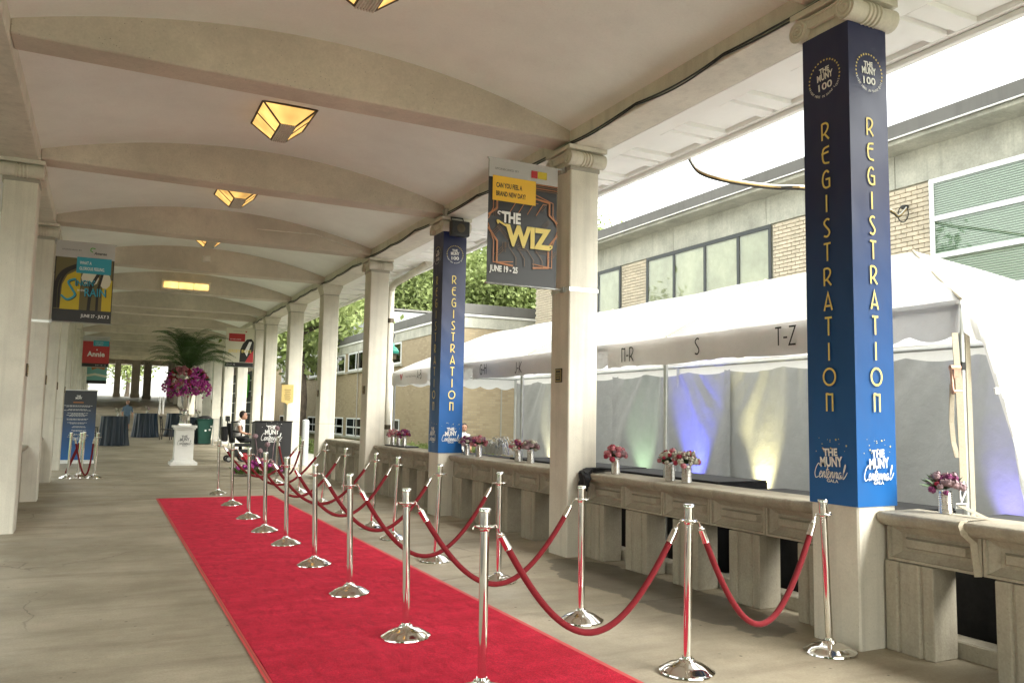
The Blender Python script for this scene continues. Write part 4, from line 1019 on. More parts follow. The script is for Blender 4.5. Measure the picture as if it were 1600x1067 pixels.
# black cloths laid on the coping, on which the vases stand
for a, b, l in ((KY[1]-1.55, KY[1]-.06, 'black runner on the coping right of the banner column'), (KY[2]-.0+CD+.05, KY[2]+CD+1.9, 'black tray on the far coping under three vases')): pass
p = onX(621, 697, 5.08)
t = MB(); t.box(4.97, 5.235, p.y-.75, p.y+.45, .9285, .955); tag(t.build('tray', 'black_plastic', bevel=.004), 'flat black tray under three vases on the far balustrade', 'tray')
for o in col.objects:
    if o.name.startswith('flower_vase') and 'tray' in o['label']: o.location.z = .9555
# grey bundle of hangers on the table
t = thing('hanger_bundle', onX(775, 716, 6.0), 'heap of grey wire hangers on the black table left of the banner column', 'hangers')
c = onX(775, 716, 6.0); c.z = .905; t.location = c; random.seed(8)
m = MB()
for i in range(46):
    u = i/45; x = c.x+random.uniform(-.12, .12); y = c.y+(u-.5)*.95; r = .21+.05*math.sin(u*6.3)+random.uniform(-.02, .02)
    m.tube([(x+random.uniform(-.03, .03), y+r*.55*math.cos(a)+.03*i % .05, c.z+.01+r*1.05*math.sin(a)) for a in [math.pi*k/9 for k in range(10)]], .005, 5)
m.build('hangers', 'chrome_soft', t, smooth=True)
m = MB(); m.grid(lambda u, v: (c.x+.16-.32*v, c.y-.5+u, c.z+.001+.19*math.sin(math.pi*u)**.6*math.sin(math.pi*v)**.6+.012*math.sin(u*40+v*9)), 40, 12); m.build('cloth', 'band_grey', t, smooth=True)
# dark bundle hanging over the coping at the banner column
c = onX(849, 735, 4.85); t = MB(); random.seed(5)
t.grid(lambda u, v: (4.80-.05*math.sin(math.pi*v)*(1 if u > .25 else 0)+(.28*(1-u/.25) if u < .25 else 0)+.018*math.sin(v*11+u*5), KY[1]-.22+.20*v+.02*math.sin(u*9), .945-(0 if u < .25 else (u-.25)*.30)+.015*math.sin(u*13+v*7)), 16, 10)
t.grid(lambda u, v: (4.83-.05*math.sin(math.pi*v)*(1 if u > .25 else 0)+(.26*(1-u/.25) if u < .25 else 0)+.018*math.sin(v*9+u*4), KY[1]-.20+.16*v+.02*math.sin(u*9), .965-(0 if u < .25 else (u-.25)*.22)+.02*math.sin(u*11+v*9)), 16, 10)
tag(t.build('black_bag', 'black_cloth', smooth=True), 'crumpled black bag hung over the coping beside the banner column', 'bag')

# ================================================================== TENT
TX0, TX1, TY0, TY1, ZE, ZR = 5.60, 8.60, 3.80, 16.9, 2.45, 3.24
t = thing('marquee_tent', ((TX0+TX1)/2, (TY0+TY1)/2, -.03), 'long white frame tent with lettered front edge outside the right columns', 'tent')
TM = (TX0+TX1)/2; hip = 1.5
def sag(u): return -.05*math.sin(math.pi*u)
# roof planes with slight billow and seams
def plane(P00, P10, P01, P11, nu, nv, nm):
    q = MB(); P00, P10, P01, P11 = map(Vector, (P00, P10, P01, P11))
    def f(u, v):
        p = P00.lerp(P10, u).lerp(P01.lerp(P11, u), v); b = math.sin(math.pi*u*max(1, nu//6) % math.pi if nu >= 12 else math.pi*u)*math.sin(math.pi*v)
        return (p.x, p.y, p.z-.045*abs(math.sin(math.pi*u*(4 if nu >= 12 else 1)))*math.sin(math.pi*v)+.008*math.sin(u*37+v*11))
    q.grid(f, nu, nv); return q.build(nm, 'tent_vinyl', t, smooth=True)
plane((TX0, TY0, ZE), (TX0, TY1, ZE), (TM, TY0+hip, ZR), (TM, TY1-hip, ZR), 40, 8, 'roof_panel')
plane((TX1, TY0, ZE), (TX1, TY1, ZE), (TM, TY0+hip, ZR), (TM, TY1-hip, ZR), 40, 8, 'roof_panel')
plane((TX0, TY0, ZE), (TX1, TY0, ZE), (TM, TY0+hip, ZR), (TM, TY0+hip, ZR), 10, 8, 'hip_panel')
plane((TX0, TY1, ZE), (TX1, TY1, ZE), (TM, TY1-hip, ZR), (TM, TY1-hip, ZR), 10, 8, 'hip_panel')
for y in (TY0+hip, 7.3, 10.6, 13.5):   # rope seams over the roof
    q = MB(); q.tube([(TX0+(TM-TX0)*i/8, (y if y > 6 else y+(TY0-y)*(1-i/8))+(-.9*(1-i/8) if y > 6 and False else 0), ZE+(ZR-ZE)*i/8+.004-.02*math.sin(math.pi*i/8)) for i in range(9)], .012, 6); q.build('seam', 'strap', t)
# valance all round, scalloped lower edge
def valance(a, b, n, dirn):
    q = MB(); a, b = Vector(a), Vector(b); L = (b-a).length; nx = Vector(dirn)
    def f(u, v):
        p = a.lerp(b, u); sc = abs(math.sin(math.pi*u*L/.42)); z = ZE-.0-(.245+.06*sc)*v
        o = nx*(.012*math.sin(u*L*2.2)*v+.006*math.sin(u*L*7)*v+.02*v); return (p.x+o.x, p.y+o.y, z)
    q.grid(f, n, 4); q.build('valance', 'tent_vinyl', t, smooth=True)
valance((TX0, TY0, 0), (TX0, TY1, 0), 260, (-1, 0, 0)); valance((TX0, TY0, 0), (TX1, TY0, 0), 60, (0, -1, 0)); valance((TX0, TY1, 0), (TX1, TY1, 0), 60, (0, 1, 0)); valance((TX1, TY0, 0), (TX1, TY1, 0), 100, (1, 0, 0))
# frame
q = MB()
for y in (TY0+.03, 7.35, 10.85, 13.9, TY1-.05):
    for x in (TX0+.03, TX1-.03):
        p_ = MB(); p_.tube([(x, y, -.03), (x, y, ZE-.06)], .026, 12); p_.lathe([(.07, 0), (.07, .01), (.03, .014)], 14, (x, y, -.03)); p_.build('leg', 'steel', t, smooth=True)
for (a, b) in (((TX0+.03, TY0, ZE-.05), (TX0+.03, TY1, ZE-.05)), ((TX1-.03, TY0, ZE-.05), (TX1-.03, TY1, ZE-.05)), ((TX0, TY0+.03, ZE-.05), (TX1, TY0+.03, ZE-.05)), ((TX0, TY1-.05, ZE-.05), (TX1, TY1-.05, ZE-.05)), ((TM, TY0+hip, ZR-.05), (TM, TY1-hip, ZR-.05))):
    r_ = MB(); r_.tube([a, b], .024, 10); r_.build('rail', 'steel', t, smooth=True)
# back wall: hung cloth with gathers
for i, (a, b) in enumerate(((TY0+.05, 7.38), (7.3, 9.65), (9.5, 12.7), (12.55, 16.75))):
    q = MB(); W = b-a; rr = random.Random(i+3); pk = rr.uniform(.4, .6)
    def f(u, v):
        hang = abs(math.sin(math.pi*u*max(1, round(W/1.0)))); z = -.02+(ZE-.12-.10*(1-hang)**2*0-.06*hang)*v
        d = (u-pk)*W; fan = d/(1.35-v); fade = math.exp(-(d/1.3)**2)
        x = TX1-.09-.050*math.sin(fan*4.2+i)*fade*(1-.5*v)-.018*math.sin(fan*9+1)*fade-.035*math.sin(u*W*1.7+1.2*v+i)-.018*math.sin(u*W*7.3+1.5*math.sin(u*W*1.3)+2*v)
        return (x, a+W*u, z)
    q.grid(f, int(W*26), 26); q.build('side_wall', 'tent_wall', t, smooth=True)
# near end: flap gathered to the side
q = MB()
def flap(u, v):
    y = TY0+.02-.10*math.sin(u*3); top = 1-v
    x = TX0+.08+(TX1-TX0-.1)*u; xl = TX0+.08+.95*(v**1.15)*(1-u*.2)
    return (max(x, xl)+.04*math.sin(u*17+v*4)*v, TY0-.05-.10*math.sin(math.pi*u)*v-.05*math.sin(u*14+v*2), -.02+(ZE-.06)*top)
q.grid(flap, 40, 26); q.build('end_flap', 'tent_vinyl', t, smooth=True)
q = MB(); pz_ = onY(1547, 610, TY0-.1); q.box(pz_.x-.03, pz_.x+.03, TY0-.16, TY0-.14, pz_.z-.03, pz_.z+.02); q.build('buckle', 'white_plastic', t, bevel=.006)
# lettered cloth panels on the valance
def vsign(y0, y1, items, logo=False):
    xs = TX0-.05; z0, z1 = 2.145, 2.44
    q = MB(); q.grid(lambda u, v: (xs-.006*math.sin(u*19+v*3), y1+(y0-y1)*u, z0+(z1-z0)*v+.012*math.sin(u*13)*(1-v)), 30, 4); q.grid(lambda u, v: (xs+.004-.006*math.sin(u*19+v*3), y1+(y0-y1)*u, z0+(z1-z0)*v+.012*math.sin(u*13)*(1-v)), 30, 4)
    so_ = q.build('letter_panel', 'vinyl_white', t, smooth=True)
    sh = Sheet((xs-.012, 0, 0), (0, -1, 0), (0, 0, 1), (-1, 0, 0)); m = MB()
    for s_, px, py in items:
        p = onX(px, py, xs); m = MB(); deco(m, sh, s_, -p.y, p.z, .165, .016, 0, gap=.12, wide=.95); m.build('letters', ['black_ink'], so_)
    if logo:
        m = MB(); p = onX(644, 588, xs); text(m, sh, 'World Wide Technology', -p.y-.05, p.z+.0, h=.05, w=.62, mi=2); pl = onX(628, 587, xs); poly(m, sh, [(-pl.y-.09, p.z+.07), (-pl.y+.0, p.z-.07), (-pl.y+.09, p.z+.07), (-pl.y+.04, p.z+.07), (-pl.y, p.z), (-pl.y-.04, p.z+.07)], 1)
    if logo: m.build('sponsor_print', ['black_ink', 'red_ink', 'grey_ink'], so_)
y_ = lambda px, py: onX(px, py, TX0-.05).y
vsign(y_(1300, 530), y_(950, 560), (('N-R', 982, 554), ('S', 1091, 541), ('T-Z', 1229, 525)))
vsign(y_(905, 570), y_(739, 578), (('G-H', 756, 577), ('J-K', 811, 574)))
vsign(y_(668, 588), y_(613, 592), (('A-B', 656, 585),), True)
# webbing and rope tails at the near corner pole
q = MB(); q.box(TX0+.10, TX0+.155, TY0+.04, TY0+.052, -.02, ZE-.2); q.build('webbing', 'strap', t)
q = MB(); q.tube([(TX0+.03, TY0+.03-.0, 1.93), (TX0+.03, TY0+.03, 1.99)], .0285, 12); q.build('tape', 'black_plastic', t)
# coloured uplights behind the tables
def uplight(px, X, z, colr, e, label):
    p = onX(px, 700, X); c = p.copy(); c.z = -.03
    o = thing('uplight', (X, c.y, -.03), label, 'light', 'coloured uplights at the tent wall')
    q = MB(); q.lathe([(.09, .0), (.09, .14), (.085, .16), (.07, .16), (.065, .13)], 16, (X, c.y, -.03)); q.build('can', 'black_plastic', o, smooth=True)
    q = MB(); q.lathe([(.064, .135), (.001, .137)], 16, (X, c.y, -.03), cap=False); q.build('lens', 'glass', o)
    L = bpy.data.lights.new('uplight_beam', 'SPOT'); L.energy = e; L.color = colr; L.spot_size = R(50); L.spot_blend = .9; L.shadow_soft_size = .05
    lo = bpy.data.objects.new('uplight_beam', L); col.objects.link(lo); lo.location = (X, c.y, .14)
    lo.rotation_euler = (Vector((-.20, 0, -1))).to_track_quat('-Z', 'Y').to_euler(); lo.rotation_euler = Vector((-.22, 0, -1)).to_track_quat('Z', 'Y').to_euler()
uplight(1172, 8.28, 0, (1, .88, .42), 65, 'yellow uplight low behind the table under the T-Z letters')
uplight(1063, 8.22, 0, (.08, .10, 1), 105, 'blue uplight behind the right pair of vases')
uplight(985, 8.25, 0, (.65, 1, .55), 15, 'green uplight just right of the banner column')
uplight(845, 8.25, 0, (1, .92, .55), 30, 'pale yellow uplight left of the banner column')
uplight(1560, 8.25, 0, (.3, .25, 1), 25, 'violet uplight at the near tent end')
# ratchet strap over the near balustrade
pA, pB = onX(1494, 530, 5.45), onX(1497, 580, 5.40)
t = thing('ratchet_strap', (4.8, onX(1505, 800, 4.82).y, .5), 'dirty cream ratchet strap from the tent corner over the balustrade', 'strap')
def strapseg(P, w, nm='webbing', mt='strap'):
    q = MB(); P = [Vector(p) for p in P]; V = []
    for i, p in enumerate(P): V += [p+rt*w/2, p-rt*w/2, p-rt*w/2+Vector((0, .004, 0)), p+rt*w/2+Vector((0, .004, 0))]
    F = [(4*i+j, 4*i+(j+1) % 4, 4*i+4+(j+1) % 4, 4*i+4+j) for i in range(len(P)-1) for j in range(4)]+[(0, 1, 2, 3), tuple(4*(len(P)-1)+j for j in range(4))]
    q.add(V, F); return q.build(nm, mt, t)
strapseg([onX(1492, 520, 5.5), onX(1496, 572, 5.42)], .045)
strapseg([onX(1488, 600, 5.4), onX(1487, 660, 5.38), onX(1490, 690, 5.36), onX(1496, 715, 5.33)], .035); strapseg([onX(1498, 590, 5.395), onX(1504, 700, 5.33), onX(1506, 752, 5.29)], .05)
q = MB(); a, b = onX(1488, 575, 5.40), onX(1491, 612, 5.38); d_ = Vector((0, -.02, 0))
for s_ in (-1, 1): q.tube([a+rt*.028*s_+d_, b+rt*.028*s_+d_], .012, 6)
q.tube([a-rt*.035+d_, a+rt*.035+d_], .022, 10); q.tube([b-rt*.03+d_, b+rt*.03+d_], .018, 10); q.prism([(0, 0), (0, 0), (0, 0)], 'x', 0, 0) if False else None; mid = (a+b)/2+d_; q.add([tuple(mid+rt*x_*.024+up*y_*.075+Vector((0, z_*.012, 0))) for z_ in (-1, 1) for x_, y_ in ((-1, -1), (1, -1), (1, 1), (-1, 1))], [(0, 1, 2, 3), (4, 5, 6, 7), (0, 1, 5, 4), (1, 2, 6, 5), (2, 3, 7, 6), (3, 0, 4, 7)]); q.build('ratchet', 'rust_pink', t, smooth=True)
q = MB(); a, b = onX(1506, 752, 5.29), onX(1502, 785, 5.2); q.tube([a, (a+b)/2+rt*.02, b], .006, 6); q.tube([a, (a+b)/2-rt*.02, b], .006, 6)
e_ = onX(1502, 790, 5.16); q.tube([e_+rt*.035+up*.012, e_-rt*.035+up*.012, e_-rt*.035-up*.015, e_+rt*.035-up*.015, e_+rt*.035+up*.012], .006, 6); q.build('buckle', 'white_plastic', t, smooth=True)
yS = onX(1505, 815, 4.82).y
strapseg([onX(1502, 790, 5.16), Vector((5.1, yS+.03, .936)), Vector((4.83, yS, .936)), Vector((4.806, yS, .905)), Vector((4.815, yS-.01, .85)), Vector((4.872, yS-.03, .80)), Vector((4.875, yS-.05, .60))], .045)

# ================================================================== CABLE BUNDLE FROM EAVE TO BUILDING
t = thing('cable_bundle', onX(1420, 330, 11.97), 'yellow and black cable bundle slung from the eave to the brick building', 'cable')
a = onX(1077, 248, 6.03); b1 = onX(1258, 294, 6.9); bE = onX(1416, 326, 11.9)
P0 = [a, onX(1092, 268, 6.06), onX(1125, 280, 6.2), onX(1170, 288, 6.5), onX(1215, 293, 6.8), b1, onX(1330, 306, 8.3), onX(1392, 330, 10.6), onX(1404, 338, 11.4), bE]
for off, mt_, nm in ((Vector((0, -.01, 0)), 'cable_yellow', 'yellow_cable'), (Vector((.006, .01, -.016)), 'cable', 'black_cable'), (Vector((0, .018, .008)), 'cable', 'black_cable'), (Vector((-.008, -.006, .018)), 'white_plastic', 'white_cable')):
    q = MB(); q.tube([p_+off for p_ in smooth_pts(P0, 6)], .0105, 7); q.build(nm, mt_, t, smooth=True)
q = MB(); c = onX(1414, 326, 11.95); q.tube([c+Vector((-.05, .1*math.cos(a_), .02+.14*math.sin(a_)-.12)) for a_ in [i*math.pi/8 for i in range(17)]], .01, 6); q.lathe([(.06, 0), (.06, .05), (.0, .06)], 12, c); q.build('cable_loop', 'cable', t, smooth=True)

# ================================================================== BRICK BUILDING BEHIND THE TENT
BX = 12.0
t = thing('brick_building', (BX, 12, -.05), 'tan brick building with concrete band and grey roof edge behind the tent', 'building'); B1 = t
q = MB(); q.box(BX+.03, BX+7, -6, 22.3, -.05, 5.54); q.build('wall', 'mortar', t)
y = -6
while y < 22.3:                                     # concrete band cast in lengths, open joints between
    b = min(y+3.05, 22.3); q = MB(); q.box(BX-.02, BX+7, y+.006, b-.006, 5.545, 6.16); q.build('concrete_band', 'concrete_green', t, bevel=.006); y += 3.05
q = MB(); q.box(11.45, BX+7.1, -6, 22.6, 6.12, 6.2); q.build('soffit', 'concrete_green', t, bevel=.008)
q = MB(); q.box(11.38, BX+7.2, -6, 22.7, 6.205, 6.44); q.build('roof_edge', 'roof_grey', t, bevel=.01)
q = MB(); q.box(11.36, 11.40, -6, 22.7, 6.185, 6.203); q.build('drip_strip', 'white_paint', t)
# bricks: laid singly where they can be told apart, joined elsewhere
bm_ = MB(); bm_.box(0, .05, -.1015, .1015, -.0325, .0325); b0 = bm_.build('brick', 'brick', t, bevel=.004, local=True); bmesh_data = b0.data
bpy.data.objects.remove(b0)
rest = MB(); nbk = 0; singles = []
OPEN = [(5.2, 8.6, 2.9, 5.54), (12.12, 16.42, 3.3, 5.54), (17.5, 20.6, 3.3, 5.54)]
rowh = .077; r_ = 0; z = 2.86
while z < 5.52:
    y = 4+(.1075 if r_ % 2 else 0)
    while y < 22.2:
        ya, yb = y-.1015, y+.1015
        blocked = any(yb > o[0] and ya < o[1] and z < o[3] and z > o[2]-.03 for o in OPEN)
        if not blocked:
            vis = z > 3.55 and ((11.20 < y < 12.12) or (8.6 < y < 9.5) or (16.42 < y < 17.5 and z > 4.3))
            (singles if vis else rest.v).append((y, z)) if vis else rest.box(BX-.018, BX+.031, ya, yb, z-.0325, z+.0325)
        else:                                        # cut bricks at the jambs
            for o in OPEN:
                if z < o[3] and ya < o[0] < yb and o[0]-ya > .03: rest.box(BX-.018, BX+.031, ya, o[0]-.004, z-.0325, z+.0325)
                if z < o[3] and ya < o[1] < yb and yb-o[1] > .03: rest.box(BX-.018, BX+.031, o[1]+.004, yb, z-.0325, z+.0325)
        y += .215
    z += rowh; r_ += 1
singles = singles[:300]
for (y, z) in singles:
    clone_mesh('brick', bmesh_data, t, (BX-.018+random.uniform(-.002, .002)-BX, y-12, z+.05), (0, 0, 0))
rest.build('brickwork', 'brick', t, kind='stuff')
def window(t, X, y0, y1, z0, z1, ys, zs, fm, pm, fw_=.06, blind=None, depth=.06):
    wn = MB(); wn.box(X-.02, X+.0, y0, y1, z0, z0+fw_); wn.box(X-.02, X, y0, y1, z1-fw_, z1); wn.box(X-.02, X, y0, y0+fw_, z0+fw_, z1-fw_); wn.box(X-.02, X, y1-fw_, y1, z0+fw_, z1-fw_)
    for yy in ys: wn.box(X-.018, X+.002, yy-fw_/2, yy+fw_/2, z0+fw_, z1-fw_)
    for zz in zs: wn.box(X-.022, X-.001, y0+fw_, y1-fw_, zz-fw_/2, zz+fw_/2)
    w_ = wn.build('window', fm, t, bevel=.004)
    Y_ = [y0+fw_]+sorted(ys)+[y1-fw_]; Z_ = [z0+fw_]+sorted(zs)+[z1-fw_]
    for i in range(len(Y_)-1):
        for j in range(len(Z_)-1):
            a, b = Y_[i]+(fw_/2 if i else 0), Y_[i+1]-(fw_/2 if i < len(Y_)-2 else 0); c, d = Z_[j]+(fw_/2 if j else 0), Z_[j+1]-(fw_/2 if j < len(Z_)-2 else 0)
            q = MB(); q.box(X-.006, X-.002, a, b, c, d); q.build('pane', pm, w_)
    return w_
def recess(t, X, y0, y1, z0, z1, back, d=.10):
    q = MB(); q.box(X, X+.029, y0, y1, z0, z1); q.build('window_back', back, t)
w_ = window(t, BX-.03, 12.14, 16.40, 3.3, 5.535, [13.11, 14.19, 15.30], [], 'frame_dark', 'glass', .085); recess(t, BX-.0, 12.14, 16.40, 3.3, 5.53, 'blind_beige')
window(t, BX-.03, 17.52, 20.5, 3.3, 5.535, [18.6, 19.6], [], 'frame_dark', 'glass', .085); recess(t, BX, 17.52, 20.5, 3.3, 5.53, 'blind_beige')
window(t, BX-.06, 5.3, 8.58, 2.95, 5.53, [], [3.62, 4.24, 4.86], 'frame_white', 'glass', .085); recess(t, BX+.0, 5.3, 8.58, 2.95, 5.53, 'room_teal')
q = MB(); z = 3.0
while z < 5.5:
    q.add([(BX-.045, 5.35, z), (BX-.045, 8.53, z), (BX-.012, 8.53, z+.030), (BX-.012, 5.35, z+.030)], [(0, 1, 2, 3)]); z += .038
q.build('blind', 'blind_teal', t, kind='stuff')

# ================================================================== LOWER BRICK BUILDING BEYOND
CX, CY = 10.0, 23.34
t = thing('low_brick_building', (CX, CY, -.05), 'low tan brick building with grey parapet beyond the tent', 'building')
q = MB(); q.box(CX, 26, CY, 62, -.05, 4.30); q.build('wall', 'brick_far', t)
q = MB(); q.box(CX-.03, 26, CY-.03, 62, 4.302, 4.66); q.build('concrete_band', 'concrete_green', t, bevel=.008)
q = MB(); q.box(CX-.10, 26, CY-.10, 62, 4.74, 5.06); q.build('parapet', 'roof_grey', t, bevel=.01)
q = MB(); q.box(CX-.08, 26, CY-.08, 62, 4.665, 4.737); q.build('drip_strip', 'white_paint', t)
for a, b in ((29.2, 36.6), (37.2, 44.4), (45, 52.2)):
    n = 6; ys = [a+(b-a)*i/n for i in range(1, n)]
    window(t, CX-.012, a, b, 3.46, 4.29, ys, [], 'frame_white', 'glass_dark', .07); q = MB(); q.box(CX-.012, CX+.01, a, b, 3.46, 4.29); q.build('window_back', 'blind_beige', t)
    window(t, CX-.012, a, b, .55, 1.36, ys, [.95], 'frame_white', 'glass_dark', .06); q = MB(); q.box(CX-.012, CX+.01, a, b, .55, 1.36); q.build('window_back', 'room_dark', t)
    q = MB(); q.box(CX-.10, CX-.001, a-.1, b+.1, 3.36, 3.45); q.box(CX-.10, CX-.001, a-.1, b+.1, .46, .545); q.build('sill', 'concrete_green', t, bevel=.006)
q = MB(); q.tube([(CX-.05, 34.9, 0), (CX-.05, 34.9, 4.3)], .025, 6); q.tube([(CX+1.35, CY-.05, 0), (CX+1.35, CY-.05, 4.3)], .025, 6); q.build('conduit', 'band_grey', t)
t = thing('roof_plant_screen', (15, 50, 5.06), 'ribbed grey metal screen on the low building roof', 'screen')
q = MB(); P = []
n = 120
for i in range(n+1): yy = 44+i*14/n; P.append((14-.04*(1 if (i//1) % 2 else 0), yy))
q.add([(x, y, 5.06) for x, y in P]+[(x, y, 7.45) for x, y in P], [(i, i+1, n+2+i, n+1+i) for i in range(n)]); q.box(14.05, 20, 44, 58, 5.06, 7.4); q.build('ribs', 'rib_metal', t)
q = MB(); q.box(13.9, 20.1, 43.9, 58.1, 7.45, 7.56); q.build('coping', 'roof_grey', t)
t = thing('brick_tower', (22, 92, 0), 'orange brick tower glimpsed far between the columns', 'building')
q = MB(); q.box(20, 27, 90, 97, 0, 15.5); q.build('wall', 'tower_brick', t)
for i in range(3):
    q = MB(); q.box(21+i*2, 22+i*2, 89.97, 89.999, 11, 13); q.build('window', 'room_dark', t); q = MB(); q.box(19.97, 19.999, 91+i*2, 92+i*2, 11, 13); q.build('window', 'room_dark', t)

# white downpipe, lantern, bollards
X_ = 5.78; pA = onX(612, 440, X_); t = thing('downpipe', (X_, pA.y, 0), 'white rain downpipe bending up to the eave beside a right column', 'pipe')
q = MB(); q.tube(smooth_pts([Vector((X_, pA.y, -.02)), Vector((X_, pA.y, 3.2)), Vector((X_, pA.y, 4.22)), Vector((X_, pA.y-.06, 4.42)), Vector((X_, pA.y-.3, 4.50)), Vector((X_, pA.y-1.3, 4.55)), Vector((X_, pA.y-2.4, 4.63))], 5), .075, 14); q.build('pipe', 'cream', t, smooth=True)
for z in (1.2, 3.62): q = MB(); q.lathe([(.083, 0), (.083, .1)], 14, (X_, pA.y, z)); q.build('clamp', 'bronze', t, smooth=True)
pl = onX(613, 545, 6.3); t = thing('yard_lamp', (pl.x, pl.y, -.05), 'small green capped yard lamp beside the downpipe', 'lamp')
q = MB(); q.lathe([(.05, 0), (.05, pl.z-.4+.05), (.03, pl.z-.3+.05)], 12, (pl.x, pl.y, -.05)); q.build('post', 'cream', t, smooth=True)
q = MB(); q.lathe([(.16, -.12), (.17, -.06), (.12, .02), (.06, .06), (.05, .12), (.02, .16)], 16, (pl.x, pl.y, pl.z)); q.build('shade', 'green_enamel', t, smooth=True)
q = MB(); q.lathe([(.03, -.3), (.10, -.26), (.12, -.12)], 12, (pl.x, pl.y, pl.z)); q.build('globe', 'bronze', t, smooth=True)
q = MB(); q.tube([(pl.x, pl.y, pl.z+.16), (pl.x+.05, pl.y, pl.z+.35), (pl.x, pl.y, pl.z+.42), (pl.x-.06, pl.y, pl.z+.34)], .018, 6); q.build('hanger', 'dark_metal', t, smooth=True)
b_ = onZ(475, 727); t = thing('bollard', (b_.x, b_.y, -.05), 'tall white round bollard on the path beyond the fifth right column', 'bollard', 'white bollards')
q = MB(); q.lathe([(.105, 0), (.105, 1.30), (.098, 1.36), (.06, 1.39), (.01, 1.395)], 20, (b_.x, b_.y, -.05)); q.build('post', 'post_white', t, smooth=True); q = MB(); q.lathe([(.19, 0), (.19, .04)], 20, (b_.x, b_.y, -.05)); q.build('foot', 'stone', t)
b2 = onX(572, 700, 6.25); t = thing('bollard', (b2.x, b2.y, -.05), 'white capped bollard behind the farthest balustrade', 'bollard', 'white bollards')
q = MB(); q.lathe([(.15, 0), (.15, .99), (.165, .99), (.165, 1.16), (.15, 1.22), (.05, 1.25)], 20, (b2.x, b2.y, -.05)); q.build('post', 'post_white', t, smooth=True); q = MB(); q.lathe([(.168, 1.0), (.172, 1.01), (.172, 1.04), (.168, 1.05)], 20, (b2.x, b2.y, -.05)); q.build('chain_band', 'dark_metal', t)

# ================================================================== TREES AND SHRUBS
def leaves(c, rad, n, size, clumps, seed, squash=1.0):
    g = np.random.default_rng(seed); d = g.normal(size=(clumps, 3)); d /= np.linalg.norm(d, axis=1)[:, None]
    cc = d*(g.random((clumps, 1))**.45)*np.array(rad)*.82
    idx = g.integers(0, clumps, n); P = cc[idx]+g.normal(size=(n, 3))*np.array(rad)*.17*g.uniform(.5, 1.3, (clumps, 1))[idx]; P += np.array(c)
    a = g.normal(size=(n, 3)); a /= np.linalg.norm(a, axis=1)[:, None]; b = g.normal(size=(n, 3)); b -= (a*b).sum(1)[:, None]*a; b /= np.linalg.norm(b, axis=1)[:, None]
    s = size*g.uniform(.6, 1.3, (n, 1)); V = np.stack([P-a*s, P+b*s*.45, P+a*s, P-b*s*.45], 1).reshape(-1, 3)
    me = bpy.data.meshes.new('crown'); me.vertices.add(4*n); me.vertices.foreach_set('co', V.ravel()); me.loops.add(4*n); me.loops.foreach_set('vertex_index', np.arange(4*n)); me.polygons.add(n)
    me.polygons.foreach_set('loop_start', np.arange(0, 4*n, 4)); me.update(calc_edges=True); return me, cc+np.array(c)
def tree(x, y, h, rad, n, size, label, seed, lm='leaf_light', tr=.22, clumps=26, z0=-.05, group='trees around the covered walk'):
    t = thing('tree', (x, y, z0), label, 'tree', group); rr = random.Random(seed)
    me, cc = leaves((0, 0, h-rad[2]), rad, n, size, clumps, seed); me.materials.append(MATS[lm])
    o = bpy.data.objects.new('crown', me); col.objects.link(o); o.parent = t
    q = MB(); top = h-rad[2]*1.1; q.tube([(tr*.5*math.sin(i*.9), tr*.4*math.cos(i*1.3), top*i/6) for i in range(7)], [tr*(1.35 if i == 0 else 1.05-.09*i) for i in range(7)], 10)
    for k in range(7):
        e = cc[rr.randrange(len(cc))]; s_ = Vector((0, 0, top*rr.uniform(.6, 1))); e = Vector(e); q.tube([s_, s_.lerp(e, .5)+Vector((0, 0, .2)), e], [tr*.5, tr*.3, tr*.08], 6)
    q.build('trunk', 'bark', t, smooth=True, local=True)
tree(30, 60, 19, (9, 8, 6.5), 34000, .23, 'pale green tree above the low building roof, right of the floodlight', 1)
tree(27, 73, 20, (9, 8, 7.5), 30000, .25, 'pale green tree behind the metal roof screen', 2)
tree(21, 74, 15, (7, 7, 5.5), 7000, .32, 'light green tree far behind the fourth and fifth right columns', 3)
tree(8.45, 39.6, 11.5, (3.6, 3.6, 4.4), 7000, .19, 'tree with dark trunk standing between the fifth and sixth right columns', 4, 'leaf_light', .27)
tree(13, 86, 12, (5, 5, 5), 5000, .26, 'green tree far beyond the sixth right column', 5, 'leaf_mid')
tree(37, 62, 20, (8, 8, 7.5), 30000, .23, 'bright green tree rising behind the brick buildings', 6)
for i in range(9):  # dense row out of view, added to hold back light from the left
    tree(-7.6-.6*(i % 2), -8+i*6.2, 8.4+.7*(i % 3), (2.9, 3.6, 4.1), 5500, .26, 'unseen dense tree added to block light left of the walk, %s from the camera end' % ORD[i].replace('nearest', 'first'), 20+i, 'leaf_mid', clumps=34, group='unseen trees added to block light from the left')
for i, (x, y, r_) in enumerate(((-4, 108, 4), (2.5, 110, 4.5), (9, 108, 4), (16, 111, 5), (-12, 110, 5))):
    tree(x, y, 11+i % 3, (r_, r_, 5.2), 4000, .28, ['green tree behind the far plaza, left of centre', 'green tree behind the far plaza, straight down the walk', 'green tree behind the far plaza, right of centre', 'green tree at the far right of the plaza', 'green tree at the far left of the plaza'][i], 40+i, 'leaf_light', .25, z0=2.7)
def shrub(x, y, r_, n, label, seed, lm='leaf_light', z=-.05):
    t = thing('shrub', (x, y, z), label, 'shrub', 'low shrubs along the brick walls')
    me, cc = leaves((0, 0, r_*.8), (r_, r_, r_*.75), n, .06, 12, seed); me.materials.append(MATS[lm]); o = bpy.data.objects.new('foliage', me); col.objects.link(o); o.parent = t
    q = MB()
    for e in cc[:5]: q.tube([(0, 0, 0), tuple(Vector(e)*.6), tuple(e)], [.015, .01, .004], 5)
    q.build('stems', 'bark', t, local=True)
